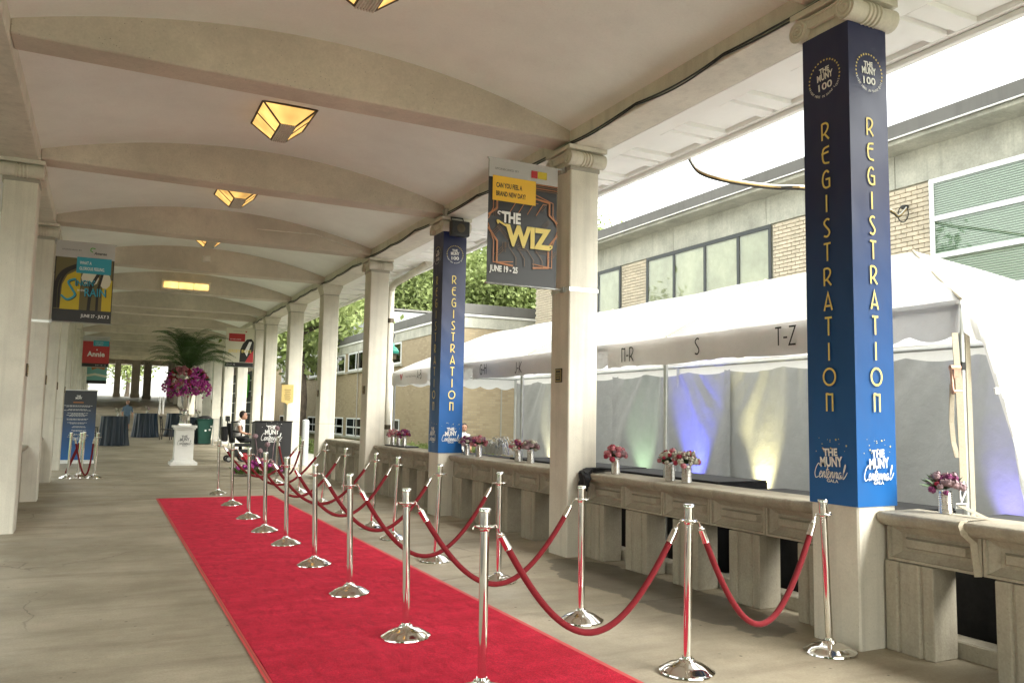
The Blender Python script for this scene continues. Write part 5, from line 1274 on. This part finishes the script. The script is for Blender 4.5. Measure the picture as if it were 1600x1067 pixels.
p = onX(615, 690, 8.6); shrub(p.x, p.y, .55, 1500, 'low leafy shrub beside the white capped bollard', 3)
p = onX(650, 696, 8.8); shrub(p.x, p.y, .5, 1300, 'low leafy shrub left of the smaller column cover', 4)
p = onX(765, 690, 8.9); shrub(p.x, p.y, .6, 1200, 'spiky green plant seen under the tent', 5)
p = onX(735, 694, 8.8); shrub(p.x, p.y, .5, 1200, 'low shrub right of the smaller column cover', 6)
p = onX(478, 700, 7.4); shrub(p.x, p.y, .5, 1200, 'low shrub behind the tall bollard', 7)
# grass tufts along the path edge beyond the columns
g = np.random.default_rng(3); n = 5200; px_ = g.uniform(7.4, 9.8, n); py_ = g.uniform(21.5, 46, n); m = MB(); V = []; F = []
for i in range(n):
    a = g.uniform(0, 6.28); h_ = g.uniform(.05, .14); dx, dy = math.cos(a)*.012, math.sin(a)*.012; l_ = g.normal(0, .03, 2)
    V += [(px_[i]-dx, py_[i]-dy, -.06), (px_[i]+dx, py_[i]+dy, -.06), (px_[i]+l_[0], py_[i]+l_[1], -.06+h_)]; F.append((3*i, 3*i+1, 3*i+2))
m.add(V, F); tag(m.build('grass_blades', 'leaf_light'), 'rough grass between the path and the low brick building', 'grass', kind='stuff')

# ================================================================== PEDESTAL, URN, PALM ARRANGEMENT
p = onZ(285, 726); px_, py_ = p.x, p.y
t = thing('pedestal', (px_, py_, 0), 'white plinth with dark lettering carrying the silver urn', 'pedestal')
q = MB(); q.box(px_-.36, px_+.36, py_-.36, py_+.36, 0, .09); q.box(px_-.30, px_+.30, py_-.30, py_+.30, .09, .14); q.build('base', 'white_paint', t, bevel=.01)
q = MB(); q.box(px_-.25, px_+.25, py_-.25, py_+.25, .14, 1.0); q.build('shaft', 'white_paint', t, bevel=.006)
q = MB(); q.box(px_-.28, px_+.28, py_-.28, py_+.28, 1.0, 1.05); q.box(px_-.32, px_+.32, py_-.32, py_+.32, 1.05, 1.12); q.build('top', 'white_paint', t, bevel=.008)
m = MB(); sh = Sheet((px_, py_-.252, 0), (1, 0, 0), (0, 0, 1), (0, -1, 0)); logo_gala(m, sh, 0, .66, .36, 0, stars=False); m.build('lettering', ['grey_ink'], t)
t = thing('silver_urn', (px_, py_, 1.12), 'tall silver trumpet urn on the white plinth', 'urn')
q = MB(); q.box(px_-.17, px_+.17, py_-.17, py_+.17, 1.121, 1.17); q.lathe([(.14, 1.17), (.14, 1.36), (.155, 1.38), (.155, 1.40), (.09, 1.42), (.055, 1.46), (.10, 1.52), (.05, 1.57), (.09, 1.66), (.135, 1.80), (.16, 1.95), (.19, 2.06), (.17, 2.06)], 28, (px_, py_, 0)); q.build('body', 'chrome_soft', t, smooth=True)
t = thing('palm_arrangement', (px_, py_, 2.0), 'huge palm and orchid arrangement on the silver urn', 'flowers'); random.seed(21)
m = MB(); C_ = Vector((px_, py_, 2.42))
for i in range(330):
    a = math.acos(random.uniform(-.92, .75)); b = random.uniform(0, 6.283); d = Vector((math.sin(a)*math.cos(b), math.sin(a)*math.sin(b), math.cos(a)))
    pp = C_+Vector((d.x*.50, d.y*.50, d.z*.47))*random.uniform(.86, 1.06)
    sec = math.sin(b*2.5+.6); k = (3 if sec > .1 else 1 if sec > -.5 else 2)
    if d.z < -.45: k = 3
    if random.random() < .12: k = 0
    blossom(m, pp, random.uniform(.035, .06)*(1.2 if k != 3 else .9), k if k != 3 else 4, 12)
for s_ in range(20):                                          # trailing orchid sprays
    b = s_*2.4; d = Vector((math.cos(b), math.sin(b), 0)); k0 = C_+d*.40+Vector((0, 0, -.15))
    for j in range(9): pp = k0+d*(.10+.05*j*(1-j*.11))+Vector((random.uniform(-.06, .06), random.uniform(-.06, .06), -.045*j*(1+.3*math.sin(s_))+.12)); blossom(m, pp, random.uniform(.025, .042), 4 if random.random() < .85 else 2, 9)
m.build('flowers', ['pale_blossom', 'rose_red', 'rose_pink', 'plum', 'orchid'], t)
m = MB()
for i in range(120):
    a = random.uniform(0, 6.28); d = Vector((math.cos(a), math.sin(a), random.uniform(-.9, .6))).normalized(); leafblade(m, C_+d*.40, d, random.uniform(.15, .28), .04, 0)
m.build('leaves', 'leaf_dark', t)
for i in range(64):
    m = MB(); b = random.uniform(0, 6.283); el = R(26+62*((i*0.7549) % 1)); L = random.uniform(1.3, 1.75); d = Vector((math.cos(b), math.sin(b), 0)); P = []
    for j in range(15):
        u = j/14; P.append(Vector((px_, py_, 2.7))+d*(L*(u*math.cos(el)*.75+.36*u*u*math.sin(el)))+Vector((0, 0, L*(math.sin(el)*u*1.15-.46*u**3))))
    m.tube(P, [.011*(1-.8*j/14) for j in range(15)], 5)
    for j in range(2, 15):
        for sub in (0, .5):
            u = min(14, j+sub); i0 = int(min(13, u)); c = P[i0].lerp(P[min(14, i0+1)], u-i0); tg = (P[min(14, i0+1)]-P[max(0, i0-1)]).normalized(); sd_ = tg.cross(Vector((0, 0, 1))).normalized()
            ln = .27*math.sin(math.pi*(.18+.76*u/14))+.04
            for s_ in (-1, 1):
                dr = (sd_*s_*.75+tg*.75+Vector((0, 0, -.28+random.uniform(-.12, .12)))).normalized(); w_ = tg*.0075
                m.add([c-w_, c+w_, c+dr*ln*.6+w_*.8+Vector((0, 0, -.01)), c+dr*ln+Vector((0, 0, -.10*ln)), c+dr*ln*.6-w_*.8+Vector((0, 0, -.01))], [(0, 1, 2, 4), (4, 2, 3)])
    m.build('frond', 'palm_leaf', t)

# ================================================================== LECTERN AND ITS FLOWERS
A = onZ(399, 738); B = onZ(446, 733); yl = (A.y+B.y)/2+.1
A = onY(396, 736, yl); wl = .95; x0 = A.x
t = thing('lectern', (x0+wl/2, yl+.25, 0), 'black box lectern with white logo near the wheelchair', 'lectern')
q = MB(); q.prism([(yl, .0), (yl+.6, 0), (yl+.6, 1.22), (yl, 1.28)], 'x', x0, x0+wl); q.build('body', 'vinyl_black', t, bevel=.01)
q = MB(); q.prism([(yl-.02, 1.283), (yl+.62, 1.222), (yl+.62, 1.25), (yl-.02, 1.312)], 'x', x0-.02, x0+wl+.02); q.build('top', 'black_plastic', t, bevel=.006)
m = MB(); sh = Sheet((x0+wl/2-.05, yl-.002, 0), (1, 0, 0), (0, 0, 1), (0, -1, 0)); random.seed(3); logo_gala(m, sh, 0, .92, .52, 0); m.build('lettering', ['white_ink'], t)
f = onZ(405, 743); t = thing('floor_flowers', (f.x, f.y, 0), 'low purple and pink floor bouquet before the black lectern', 'flowers'); m = MB(); random.seed(9)
for i in range(120):
    a = random.random()*6.28; r_ = random.random()**.6; pp = (f.x+.62*r_*math.cos(a), f.y+.3*r_*math.sin(a), .10+.30*(1-r_*r_)*random.uniform(.5, 1.1)); blossom(m, pp, random.uniform(.03, .055), random.choice((4, 4, 2, 0, 3, 4)), 10)
m.build('flowers', ['pale_blossom', 'rose_red', 'rose_pink', 'plum', 'orchid'], t); m = MB()
for i in range(160):
    a = random.random()*6.28; r_ = random.random()**.5; leafblade(m, (f.x+.55*r_*math.cos(a), f.y+.28*r_*math.sin(a), .04), (math.cos(a), math.sin(a), random.uniform(.3, 1.5)), random.uniform(.15, .3), .035, 0)
m.build('leaves', 'leaf_mid', t); m = MB()
for dx, h_ in ((-.1, .95), (.12, .75), (.28, 1.15), (.0, .6)): m.tube([(f.x+dx, f.y, .1), (f.x+dx+.03, f.y, h_*.6), (f.x+dx+.10*dx/.28, f.y, h_)], .008, 5); blossom(m, (f.x+dx+.10*dx/.28, f.y, h_), .06, 0, 20)
m.build('tall_stems', ['dusty'], t)

# ================================================================== PEOPLE
def skin(name, pts, edges, mats, zones, parent=None, sub=2):
    me = bpy.data.meshes.new(name); me.from_pydata([p[:3] for p in pts], edges, [])
    o = bpy.data.objects.new(name, me); col.objects.link(o)
    md = o.modifiers.new('s', 'SKIN'); md.use_smooth_shade = True
    for i, v in enumerate(me.skin_vertices[0].data): v.radius = (pts[i][3], pts[i][4] if len(pts[i]) > 4 else pts[i][3]); v.use_root = (i == 0)
    sb = o.modifiers.new('u', 'SUBSURF'); sb.levels = sb.render_levels = sub
    dg = bpy.context.evaluated_depsgraph_get(); dg.update(); ev = o.evaluated_get(dg); nm_ = bpy.data.meshes.new_from_object(ev)
    bpy.data.objects.remove(o); nm_.materials.clear()
    for q in mats: nm_.materials.append(MATS[q])
    P = [Vector(p[:3]) for p in pts]
    for f_ in nm_.polygons:
        c = Vector(f_.center); best = (1e9, 0)
        for (a, b), z_ in zip(edges, zones):
            ab = P[b]-P[a]; u = max(0, min(1, (c-P[a]).dot(ab)/max(1e-9, ab.length_squared))); d = (c-(P[a]+ab*u)).length/(.5*(pts[a][3]+pts[b][3]))
            if d < best[0]: best = (d, z_)
        f_.material_index = best[1]; f_.use_smooth = True
    ob = bpy.data.objects.new(name, nm_); col.objects.link(ob)
    if parent is not None: ob.parent = parent
    return ob
def hand(pts, edges, zones, i, w, fdir, side, z_):
    """palm plus five bent fingers on wrist vertex i"""
    f = Vector(fdir).normalized(); s = Vector(side).normalized(); c = Vector(w)
    pts.append((*(c+f*.07), .036, .018)); pi = len(pts)-1; edges.append((i, pi)); zones.append(z_)
    for k, (o_, L) in enumerate(((-.03, .065), (-.01, .08), (.01, .085), (.03, .07))):
        a = c+f*.10+s*o_; b = a+f*L*.55-Vector((0, 0, 0)); e = b+f*L*.4+f.cross(s)*L*.25
        pts += [(*a, .010), (*b, .009), (*e, .007)]; n_ = len(pts); edges += [(pi, n_-3), (n_-3, n_-2), (n_-2, n_-1)]; zones += [z_]*3
    a = c+f*.045-s*.045; e = a+f*.05-s*.02; pts += [(*a, .011), (*e, .008)]; n_ = len(pts); edges += [(pi, n_-2), (n_-2, n_-1)]; zones += [z_]*2
def head(t, c, yaw, hair, skinm='skin', k=1.0):
    """head with face, ears and hair; c = centre, yaw = direction it looks (0 = -Y)"""
    q = MB(); q.ball((0, 0, 0), .115*k, 14, 0, (.80, .92, 1.12)); q.ball((0, -.045*k, -.06*k), .075*k, 10, 0, (.85, .85, .9))
    q.add([(0, -.128*k, -.012*k), (-.016*k, -.10*k, -.03*k), (.016*k, -.10*k, -.03*k), (0, -.098*k, .03*k), (0, -.12*k, -.032*k)], [(0, 1, 3), (0, 3, 2), (0, 4, 1), (0, 2, 4)])
    for s in (-1, 1): q.ball((s*.092*k, .005*k, -.01*k), .026*k, 6, 0, (.4, .8, 1.2)); q.ball((s*.036*k, -.098*k, .018*k), .012*k, 6, 1)
    q.ball((0, -.112*k, -.062*k), .02*k, 6, 2, (1.2, .4, .35))
    M_ = Matrix.Translation(c) @ Matrix.Rotation(yaw, 4, 'Z'); q.xf(M_); q.build('head', [skinm, 'hair_dark', 'rose_pink'], t, smooth=True)
    h_ = MB(); h_.ball((0, .022*k, .03*k), .122*k, 12, 0, (.86, .90, 1.02)); h_.xf(M_)
    # keep the face free: push the front of the cap up
    h_.v = [tuple(Vector(v)) for v in h_.v]; Mi = M_.inverted(); V2 = []
    for v in h_.v:
        l = Mi @ Vector(v)
        if l.y < -.03*k and l.z < .065*k: l.y = -.02*k; l *= .82
        if l.z < -.07*k: l *= .75
        V2.append(tuple(M_ @ l))
    h_.v = V2; h_.build('hair', hair, t, smooth=True)
# man walking in the distance
f = onfloor(197, 674); bx, by2, bz = f.x, f.y, fz(f.y)
t = thing('person', (bx, by2, bz), 'person in blue checked shirt and shorts walking between the draped tables', 'person')
k = 1.68/1.75
pts = [(0, 0, .95, .15, .11), (0, 0, 1.15, .16, .12), (0, .01, 1.36, .17, .11), (0, 0, 1.48, .07), (0, -.01, 1.55, .055),
       (-.19, 0, 1.40, .065), (-.26, .03, 1.14, .05), (-.24, -.08, .92, .036), (.19, 0, 1.40, .065), (.27, -.02, 1.14, .05), (.27, -.06, .90, .036),
       (-.09, 0, .88, .095), (-.10, -.14, .50, .065), (-.10, -.10, .09, .042), (-.10, -.26, .04, .04), (.09, 0, .88, .095), (.10, .06, .50, .065), (.10, .26, .14, .042), (.10, .17, .04, .04)]
edges = [(0, 1), (1, 2), (2, 3), (3, 4), (2, 5), (5, 6), (6, 7), (2, 8), (8, 9), (9, 10), (0, 11), (11, 12), (12, 13), (13, 14), (0, 15), (15, 16), (16, 17), (17, 18)]
zones = [1, 1, 1, 0, 1, 1, 0, 1, 1, 0, 2, 2, 0, 3, 2, 2, 0, 3]
hand(pts, edges, zones, 7, (-.24, -.08, .92), (0, -.25, -1), (0, 1, -.2), 0); hand(pts, edges, zones, 10, (.27, -.06, .90), (0, -.2, -1), (0, 1, -.2), 0)
pts = [tuple(x*k for x in p_) for p_ in pts]; skin('body', pts, edges, ['skin', 'shirt_blue', 'shorts', 'black_plastic'], zones, t)
head(t, Vector((bx, by2-.03, bz+1.67*k)), 0, 'hair_grey')
# wheelchair with rider, facing right
f = onZ(370, 722); cx_, cy_ = f.x+.12, f.y+.25
t = thing('power_wheelchair', (cx_, cy_, 0), 'black power wheelchair with red wheel hubs left of the lectern', 'wheelchair')
def wheel(x, y, r_, hub):
    w_ = MB(); w_.lathe([(r_-.05, -.03), (r_-.01, -.035), (r_, -.02), (r_, .02), (r_-.01, .035), (r_-.05, .03)], 24, cap=False); M_ = Matrix.Translation((x, y, r_)) @ Matrix.Rotation(R(90), 4, 'X'); w_.xf(M_); wo_ = w_.build('wheel', 'black_plastic', t, smooth=True)
    h_ = MB(); h_.lathe([(.0, -.036), (.05, -.036), (.06, -.02), (r_-.045, -.015), (r_-.045, .015), (.06, .02), (.05, .036), (.0, .036)], 20); h_.xf(M_); h_.build('hub', hub, wo_, smooth=True)
for s in (-1, 1): wheel(cx_+.10, cy_+s*.27, .17, 'wheel_red'); wheel(cx_-.36, cy_+s*.25, .10, 'steel'); wheel(cx_+.48, cy_+s*.25, .09, 'steel')
q = MB(); q.box(cx_-.32, cx_+.35, cy_-.22, cy_+.22, .16, .38); q.build('motor_base', 'black_plastic', t, bevel=.03); q = MB(); q.box(cx_-.25, cx_+.30, cy_-.24, cy_+.24, .47, .56); q.tube([(cx_, cy_, .36), (cx_, cy_, .48)], .06, 10); q.build('seat', 'black_cloth', t, bevel=.03)
q = MB(); q.prism([(cx_-.30, .55), (cx_-.20, .55), (cx_-.32, 1.18), (cx_-.42, 1.18)], 'y', cy_-.22, cy_+.22); q.build('backrest', 'black_cloth', t, bevel=.03); q = MB(); q.box(cx_-.47, cx_-.36, cy_-.12, cy_+.12, 1.24, 1.40); q.tube([(cx_-.40, cy_, 1.15), (cx_-.43, cy_, 1.28)], .02, 8); q.build('headrest', 'black_plastic', t, bevel=.03)
q = MB(); q.box(cx_-.58, cx_-.40, cy_-.20, cy_+.20, .62, 1.08); q.build('back_bag', 'black_cloth', t, bevel=.05, seg=2)
for s in (-1, 1): q = MB(); q.box(cx_-.24, cx_+.16, cy_+s*.27-.035, cy_+s*.27+.035, .74, .79); q.tube([(cx_-.22, cy_+s*.27, .5), (cx_-.22, cy_+s*.27, .75)], .018, 8); q.build('armrest', 'black_plastic', t, bevel=.015)
q = MB(); q.tube([(cx_+.30, cy_, .45), (cx_+.50, cy_, .18)], .025, 8); q.box(cx_+.42, cx_+.66, cy_-.18, cy_+.18, .14, .17); q.build('footrest', 'dark_metal', t); q = MB(); q.tube([(cx_+.14, cy_-.27, .79), (cx_+.16, cy_-.27, .88)], .012, 8); q.build('joystick', 'black_plastic', t)
t = thing('person', (cx_, cy_, .56), 'person in white top with dark straps seated in the power wheelchair', 'person')
pts = [(-.14, 0, .12, .14, .15), (-.16, 0, .32, .13, .15), (-.12, 0, .56, .12, .16), (-.06, 0, .68, .06), (-.02, 0, .75, .05),
       (-.10, -.19, .60, .062), (-.06, -.26, .36, .048), (.14, -.25, .30, .034), (-.10, .19, .60, .062), (-.04, .26, .36, .048), (.14, .25, .30, .034),
       (.0, -.10, .10, .09), (.34, -.12, .10, .065), (.42, -.12, -.28, .045), (.54, -.12, -.36, .035), (.0, .10, .10, .09), (.34, .12, .10, .065), (.42, .12, -.28, .045), (.54, .12, -.36, .035)]
edges = [(0, 1), (1, 2), (2, 3), (3, 4), (2, 5), (5, 6), (6, 7), (2, 8), (8, 9), (9, 10), (0, 11), (11, 12), (12, 13), (13, 14), (0, 15), (15, 16), (16, 17), (17, 18)]
zones = [1, 1, 1, 0, 1, 0, 0, 1, 0, 0, 2, 2, 2, 3, 2, 2, 2, 3]
hand(pts, edges, zones, 7, (.14, -.25, .30), (1, 0, -.1), (0, 1, 0), 0); hand(pts, edges, zones, 10, (.14, .25, .30), (1, 0, -.1), (0, 1, 0), 0)
skin('body', pts, edges, ['skin', 'shirt_white', 'black_cloth', 'black_plastic'], zones, t)
head(t, Vector((cx_+.05, cy_, .56+.86)), R(75), 'hair_dark')
q = MB()
for s in (-1, 1): q.tube([(cx_-.30, cy_+s*.12, 1.20), (cx_-.10, cy_+s*.15, 1.235), (cx_+.01, cy_+s*.14, 1.05), (cx_-.01, cy_+s*.12, .80)], .022, 6)
q.tube([(cx_-.30, cy_-.17, .95), (cx_-.14, cy_-.165, .92), (cx_+.0, cy_-.10, .90)], .02, 6); q.build('harness', 'black_cloth', t, smooth=True)
# person half hidden behind the tent tables
p = onY(725, 668, 19.5); t = thing('person', (p.x, 19.5, -.05), 'person in white top half hidden behind the vases at the smaller column cover', 'person')
pts = [(0, 0, .92, .15, .12), (0, 0, 1.12, .15, .11), (0, 0, 1.34, .16, .10), (0, 0, 1.45, .06), (0, 0, 1.52, .05), (-.18, 0, 1.36, .06), (-.23, 0, 1.1, .045), (-.22, -.1, .9, .034), (.18, 0, 1.36, .06), (.23, 0, 1.1, .045), (.22, -.1, .9, .034), (-.09, 0, .85, .09), (-.1, 0, .48, .06), (-.1, 0, .08, .04), (-.1, -.15, .035, .035), (.09, 0, .85, .09), (.1, 0, .48, .06), (.1, 0, .08, .04), (.1, -.15, .035, .035)]
edges = [(0, 1), (1, 2), (2, 3), (3, 4), (2, 5), (5, 6), (6, 7), (2, 8), (8, 9), (9, 10), (0, 11), (11, 12), (12, 13), (13, 14), (0, 15), (15, 16), (16, 17), (17, 18)]
zones = [1, 1, 1, 0, 1, 0, 0, 1, 0, 0, 2, 2, 2, 3, 2, 2, 2, 3]; kk = (p.z+.05)/1.62; pts = [tuple(x*kk for x in a_) for a_ in pts]
hand(pts, edges, zones, 7, pts[7][:3], (0, -.2, -1), (0, 1, -.2), 0); hand(pts, edges, zones, 10, pts[10][:3], (0, -.2, -1), (0, 1, -.2), 0)
skin('body', pts, edges, ['skin', 'shirt_white', 'black_cloth', 'black_plastic'], zones, t); head(t, Vector((p.x, 19.48, p.z)), R(-20), 'hair_dark', k=kk)

# ================================================================== COCKTAIL TABLES, CHAIRS, BIN, BARRIERS
def cocktail(px, py, hgt, rad, label, seed, fl=None):
    f = onfloor(px, py); z = fz(f.y); t = thing('cocktail_table', (f.x, f.y, z), label, 'table', 'navy draped cocktail tables'); n = 150; V = []
    prof = [(rad, hgt), (rad+.004, hgt-.03), (rad*1.02, hgt-.3), (rad*1.10, .3), (rad*1.18, .01)]
    for i, (r_, z_) in enumerate(prof):
        am = .085*i/4
        V += [(f.x+(r_*(1+am*math.sin(j*2*math.pi/n*15+seed+.6*math.sin(j*.35))))*math.cos(2*math.pi*j/n), f.y+(r_*(1+am*math.sin(j*2*math.pi/n*15+seed+.6*math.sin(j*.35))))*math.sin(2*math.pi*j/n), z+z_) for j in range(n)]
    q = MB(); q.add(V, [(i*n+j, i*n+(j+1) % n, (i+1)*n+(j+1) % n, (i+1)*n+j) for i in range(len(prof)-1) for j in range(n)]+[tuple(range(n))]); q.build('cloth', 'navy_satin', t, smooth=True)
    if fl:
        random.seed(seed); v = thing('small_vase', (f.x+fl, f.y-.1, z+hgt), 'small vase on the '+label.split(',')[0], 'vase', 'small vases on the cocktail tables')
        q = MB(); q.lathe([(.04, 0), (.045, .12), (.05, .15), (.04, .15)], 12, (f.x+fl, f.y-.1, z+hgt+.001)); q.build('pot', 'silver', v, smooth=True); m = MB()
        for i in range(9): blossom(m, (f.x+fl+random.uniform(-.1, .1), f.y-.1+random.uniform(-.1, .1), z+hgt+.18+random.uniform(0, .12)), .05, random.choice((0, 0, 1)), 12)
        m.build('flowers', ['pale_blossom', 'dusty'], v)
cocktail(176, 696, 1.15, .47, 'navy satin cocktail table nearest the left columns, beside the walking person', 1, .12)
cocktail(226, 683, 1.15, .50, 'dark navy cocktail table in the middle of the walk, before the low wall', 2, .05)
cocktail(276, 682, 1.15, .50, 'navy cocktail table half hidden left behind the white plinth', 3, .1)
cocktail(305, 693, 1.12, .42, 'navy cocktail table half hidden between plinth and green bin', 4, .05)
def chair(px, py, rz, label):
    f = onfloor(px, py); t = thing('chair', (f.x, f.y, fz(f.y)), label, 'chair', 'dark wooden chairs', rz); Lz = .5; hb = 1.08
    q = MB(); q.box(-.23, .23, -.23, .23, Lz-.05, Lz); q.build('seat', 'chair_black', t, bevel=.012, local=True)
    for sx in (-1, 1):
        q = MB(); q.tube([(sx*.20, -.20, 0), (sx*.20, -.20, Lz-.04)], .022, 8); q.build('leg', 'chair_black', t, local=True); q = MB(); q.tube([(sx*.20, .23, 0), (sx*.20, .20, Lz), (sx*.19, .27, hb)], .022, 8); q.build('leg', 'chair_black', t, local=True)
    q = MB(); q.box(-.2, .2, .24, .27, hb-.14, hb); 
    for z_ in (.66, .80): q.box(-.19, .19, .222+(z_-.6)*.08, .245+(z_-.6)*.08, z_, z_+.05)
    q.build('backrest', 'chair_black', t, bevel=.006, local=True); q = MB()
    for sx in (-1, 1): q.tube([(sx*.20, -.20, .2), (sx*.20, .22, .2)], .012, 6)
    q.build('stretcher', 'chair_black', t, local=True)
chair(143, 683, R(80), 'dark wooden chair at the left columns beside the nearest navy table'); chair(259, 687, R(75), 'dark wooden chair between the middle table and the white plinth')
f = onfloor(318, 694); z = fz(f.y); t = thing('waste_bin', (f.x, f.y, z), 'dark green wheeled waste bin behind the white plinth', 'bin')
q = MB(); q.add([(f.x-.24, f.y-.26, z+.02), (f.x+.24, f.y-.26, z+.02), (f.x+.24, f.y+.26, z+.02), (f.x-.24, f.y+.26, z+.02), (f.x-.31, f.y-.33, z+1.02), (f.x+.31, f.y-.33, z+1.02), (f.x+.31, f.y+.33, z+1.02), (f.x-.31, f.y+.33, z+1.02)], [(0, 3, 2, 1), (4, 5, 6, 7), (0, 1, 5, 4), (1, 2, 6, 5), (2, 3, 7, 6), (3, 0, 4, 7)]); q.build('body', 'bin_green', t, bevel=.02)
q = MB(); q.box(f.x-.34, f.x+.34, f.y-.36, f.y+.36, z+1.02, z+1.06); q.build('rim', 'bin_green', t, bevel=.01); q = MB(); q.grid(lambda u, v: (f.x-.31+.62*u, f.y-.33+.66*v, z+1.06+.14*math.sin(math.pi*u)**.5*math.sin(math.pi*v)**.5+.015*math.sin(u*21+v*17)), 14, 14); q.build('liner', 'black_plastic', t, smooth=True)
for s in (-1, 1): q = MB(); q.lathe([(.10, -.03), (.10, .03)], 14); q.xf(Matrix.Translation((f.x+s*.27, f.y+.22, z+.10)) @ Matrix.Rotation(R(90), 4, 'Y')); q.build('wheel', 'black_plastic', t)
m = MB(); sh = Sheet((f.x, f.y-.305, z), (1, 0, 0), (0, 0, 1), (0, -1, 0))
for a, b in ((-.02, .55), (.14, .58), (.20, .72)): rect(m, sh, a, a+.07, b, b+.07)
m.v = [(x, y-.02, z_) for x, y, z_ in m.v]; m.build('sticker', 'white_ink', t)
def barrier(px0, px1, py, label):
    f, g_ = onfloor(px0, py), onfloor(px1, py); f.y = g_.y = (f.y+g_.y)/2; z = fz(f.y); t = thing('barrier', ((f.x+g_.x)/2, f.y, z), label, 'barrier', 'steel crowd barriers leaning by the right columns'); w = g_.x-f.x
    q = MB(); q.tube([(f.x, f.y, z), (f.x, f.y, z+1.1), (g_.x, f.y, z+1.1), (g_.x, f.y, z)], .022, 8); q.tube([(f.x, f.y, z+.18), (g_.x, f.y, z+.18)], .018, 8); q.build('frame', 'steel', t, smooth=True)
    for i in range(1, 5): q = MB(); q.tube([(f.x+w*i/5, f.y, z+.18), (f.x+w*i/5, f.y, z+1.1)], .010, 6); q.build('bar', 'steel', t, smooth=True)
    q = MB()
    for x in (f.x, g_.x): q.box(x-.03, x+.03, f.y-.25, f.y+.25, z, z+.03)
    q.build('foot', 'steel', t)
barrier(332, 341, 695, 'steel crowd barrier just right of the green bin'); barrier(346, 357, 697, 'steel crowd barrier standing second right of the green bin')
# dark glazed door beyond the right columns, green notice above it
p0, p1 = onX(375, 640, 6.6), onX(391, 640, 6.6); t = thing('glazed_screen', (6.6, (p0.y+p1.y)/2, 0), 'dark glazed screen with white bars glimpsed between far right columns', 'screen')
q = MB(); q.box(6.6, 6.66, p1.y-1.5, p0.y+4, 0, 3.6); q.build('panel', 'room_dark', t); q = MB()
for i in range(6): q.box(6.57, 6.599, p1.y-1.5, p0.y+4, .35+i*.55, .39+i*.55)
q.build('bar', 'frame_white', t)
p0 = onX(387, 603, 6.5); q = MB()
for i in range(9): a = i*.7; q.tube([(6.5, p0.y+.35*math.cos(a+j*.5)*(.5+.05*i), p0.z+.55*math.sin(a*.8+j*.45)) for j in range(6)], .05, 6)
tag(q.build('green_ornament', 'neon_green', smooth=True), 'bright green twisted ornament seen between far right columns', 'ornament')

# ================================================================== FAR END: columns, posts and lintel at the plaza
for i, (px, pyb, w, lab) in enumerate(((210, 620, .34, 'square column at the plaza edge, left of the two in the bright gap'), (228, 628, .30, 'square column at the plaza edge, right of the two in the bright gap'), (182, 612, .25, 'slim far column at the left of the bright gap'))):
    d = ray(px, pyb); lo_, hi_ = 40, 120
    for _ in range(50):
        s_ = (lo_+hi_)/2; P = CP+d*s_
        if P.z > (2.756 if P.y > 82 else 1.24+(P.y-50.75)/31.25*1.51): hi_ = s_
        else: lo_ = s_
    s_ = 1.0; Yc = 80 if i != 1 else 76; P = onY(px, pyb, Yc); zb = 1.24+(Yc-50.75)/31.25*1.51
    t = thing('far_column', (P.x, Yc, zb), lab, 'column', 'plaza columns'); q = MB(); q.box(P.x-w, P.x+w, Yc-w, Yc+w, zb-.2, 6.295); q.build('shaft', 'cream', t, bevel=.02); q = MB(); q.box(P.x-w-.05, P.x+w+.05, Yc-w-.05, Yc+w+.05, zb-.1, zb+.3); q.build('base', 'cream', t, bevel=.02)
t = MB(); t.box(-3, 9, 80.2, 81.9, 5.6, 6.29); tag(t.build('lintel', 'beam', bevel=.02), 'heavy concrete lintel over the far bright gap', 'lintel')
for i, (px, l) in enumerate(((249, 'left of two white posts on the far ramp'), (255, 'right of two white posts on the far ramp'))):
    P = onY(px, 645, 52.5); t = MB(); t.lathe([(.055, 0), (.055, 1.0), (.045, 1.04), (.01, 1.05)], 14, (P.x, 52.5+.4*i, 1.30)); tag(t.build('far_post', 'white_paint', smooth=True), l, 'post', 'white posts on the ramp')

# dark case at the right picture edge
p = onZ(1584, 1058)
t = thing('black_case', (p.x+.2, p.y-.2, 0), 'black fabric case standing at the right picture edge', 'case')
q = MB(); q.box(p.x, p.x+.34, p.y-.45, p.y, .02, .44); q.build('body', 'black_cloth', t, bevel=.03, seg=2); q = MB(); q.box(p.x+.03, p.x+.31, p.y-.42, p.y-.03, 0, .021); q.build('foot', 'black_plastic', t)
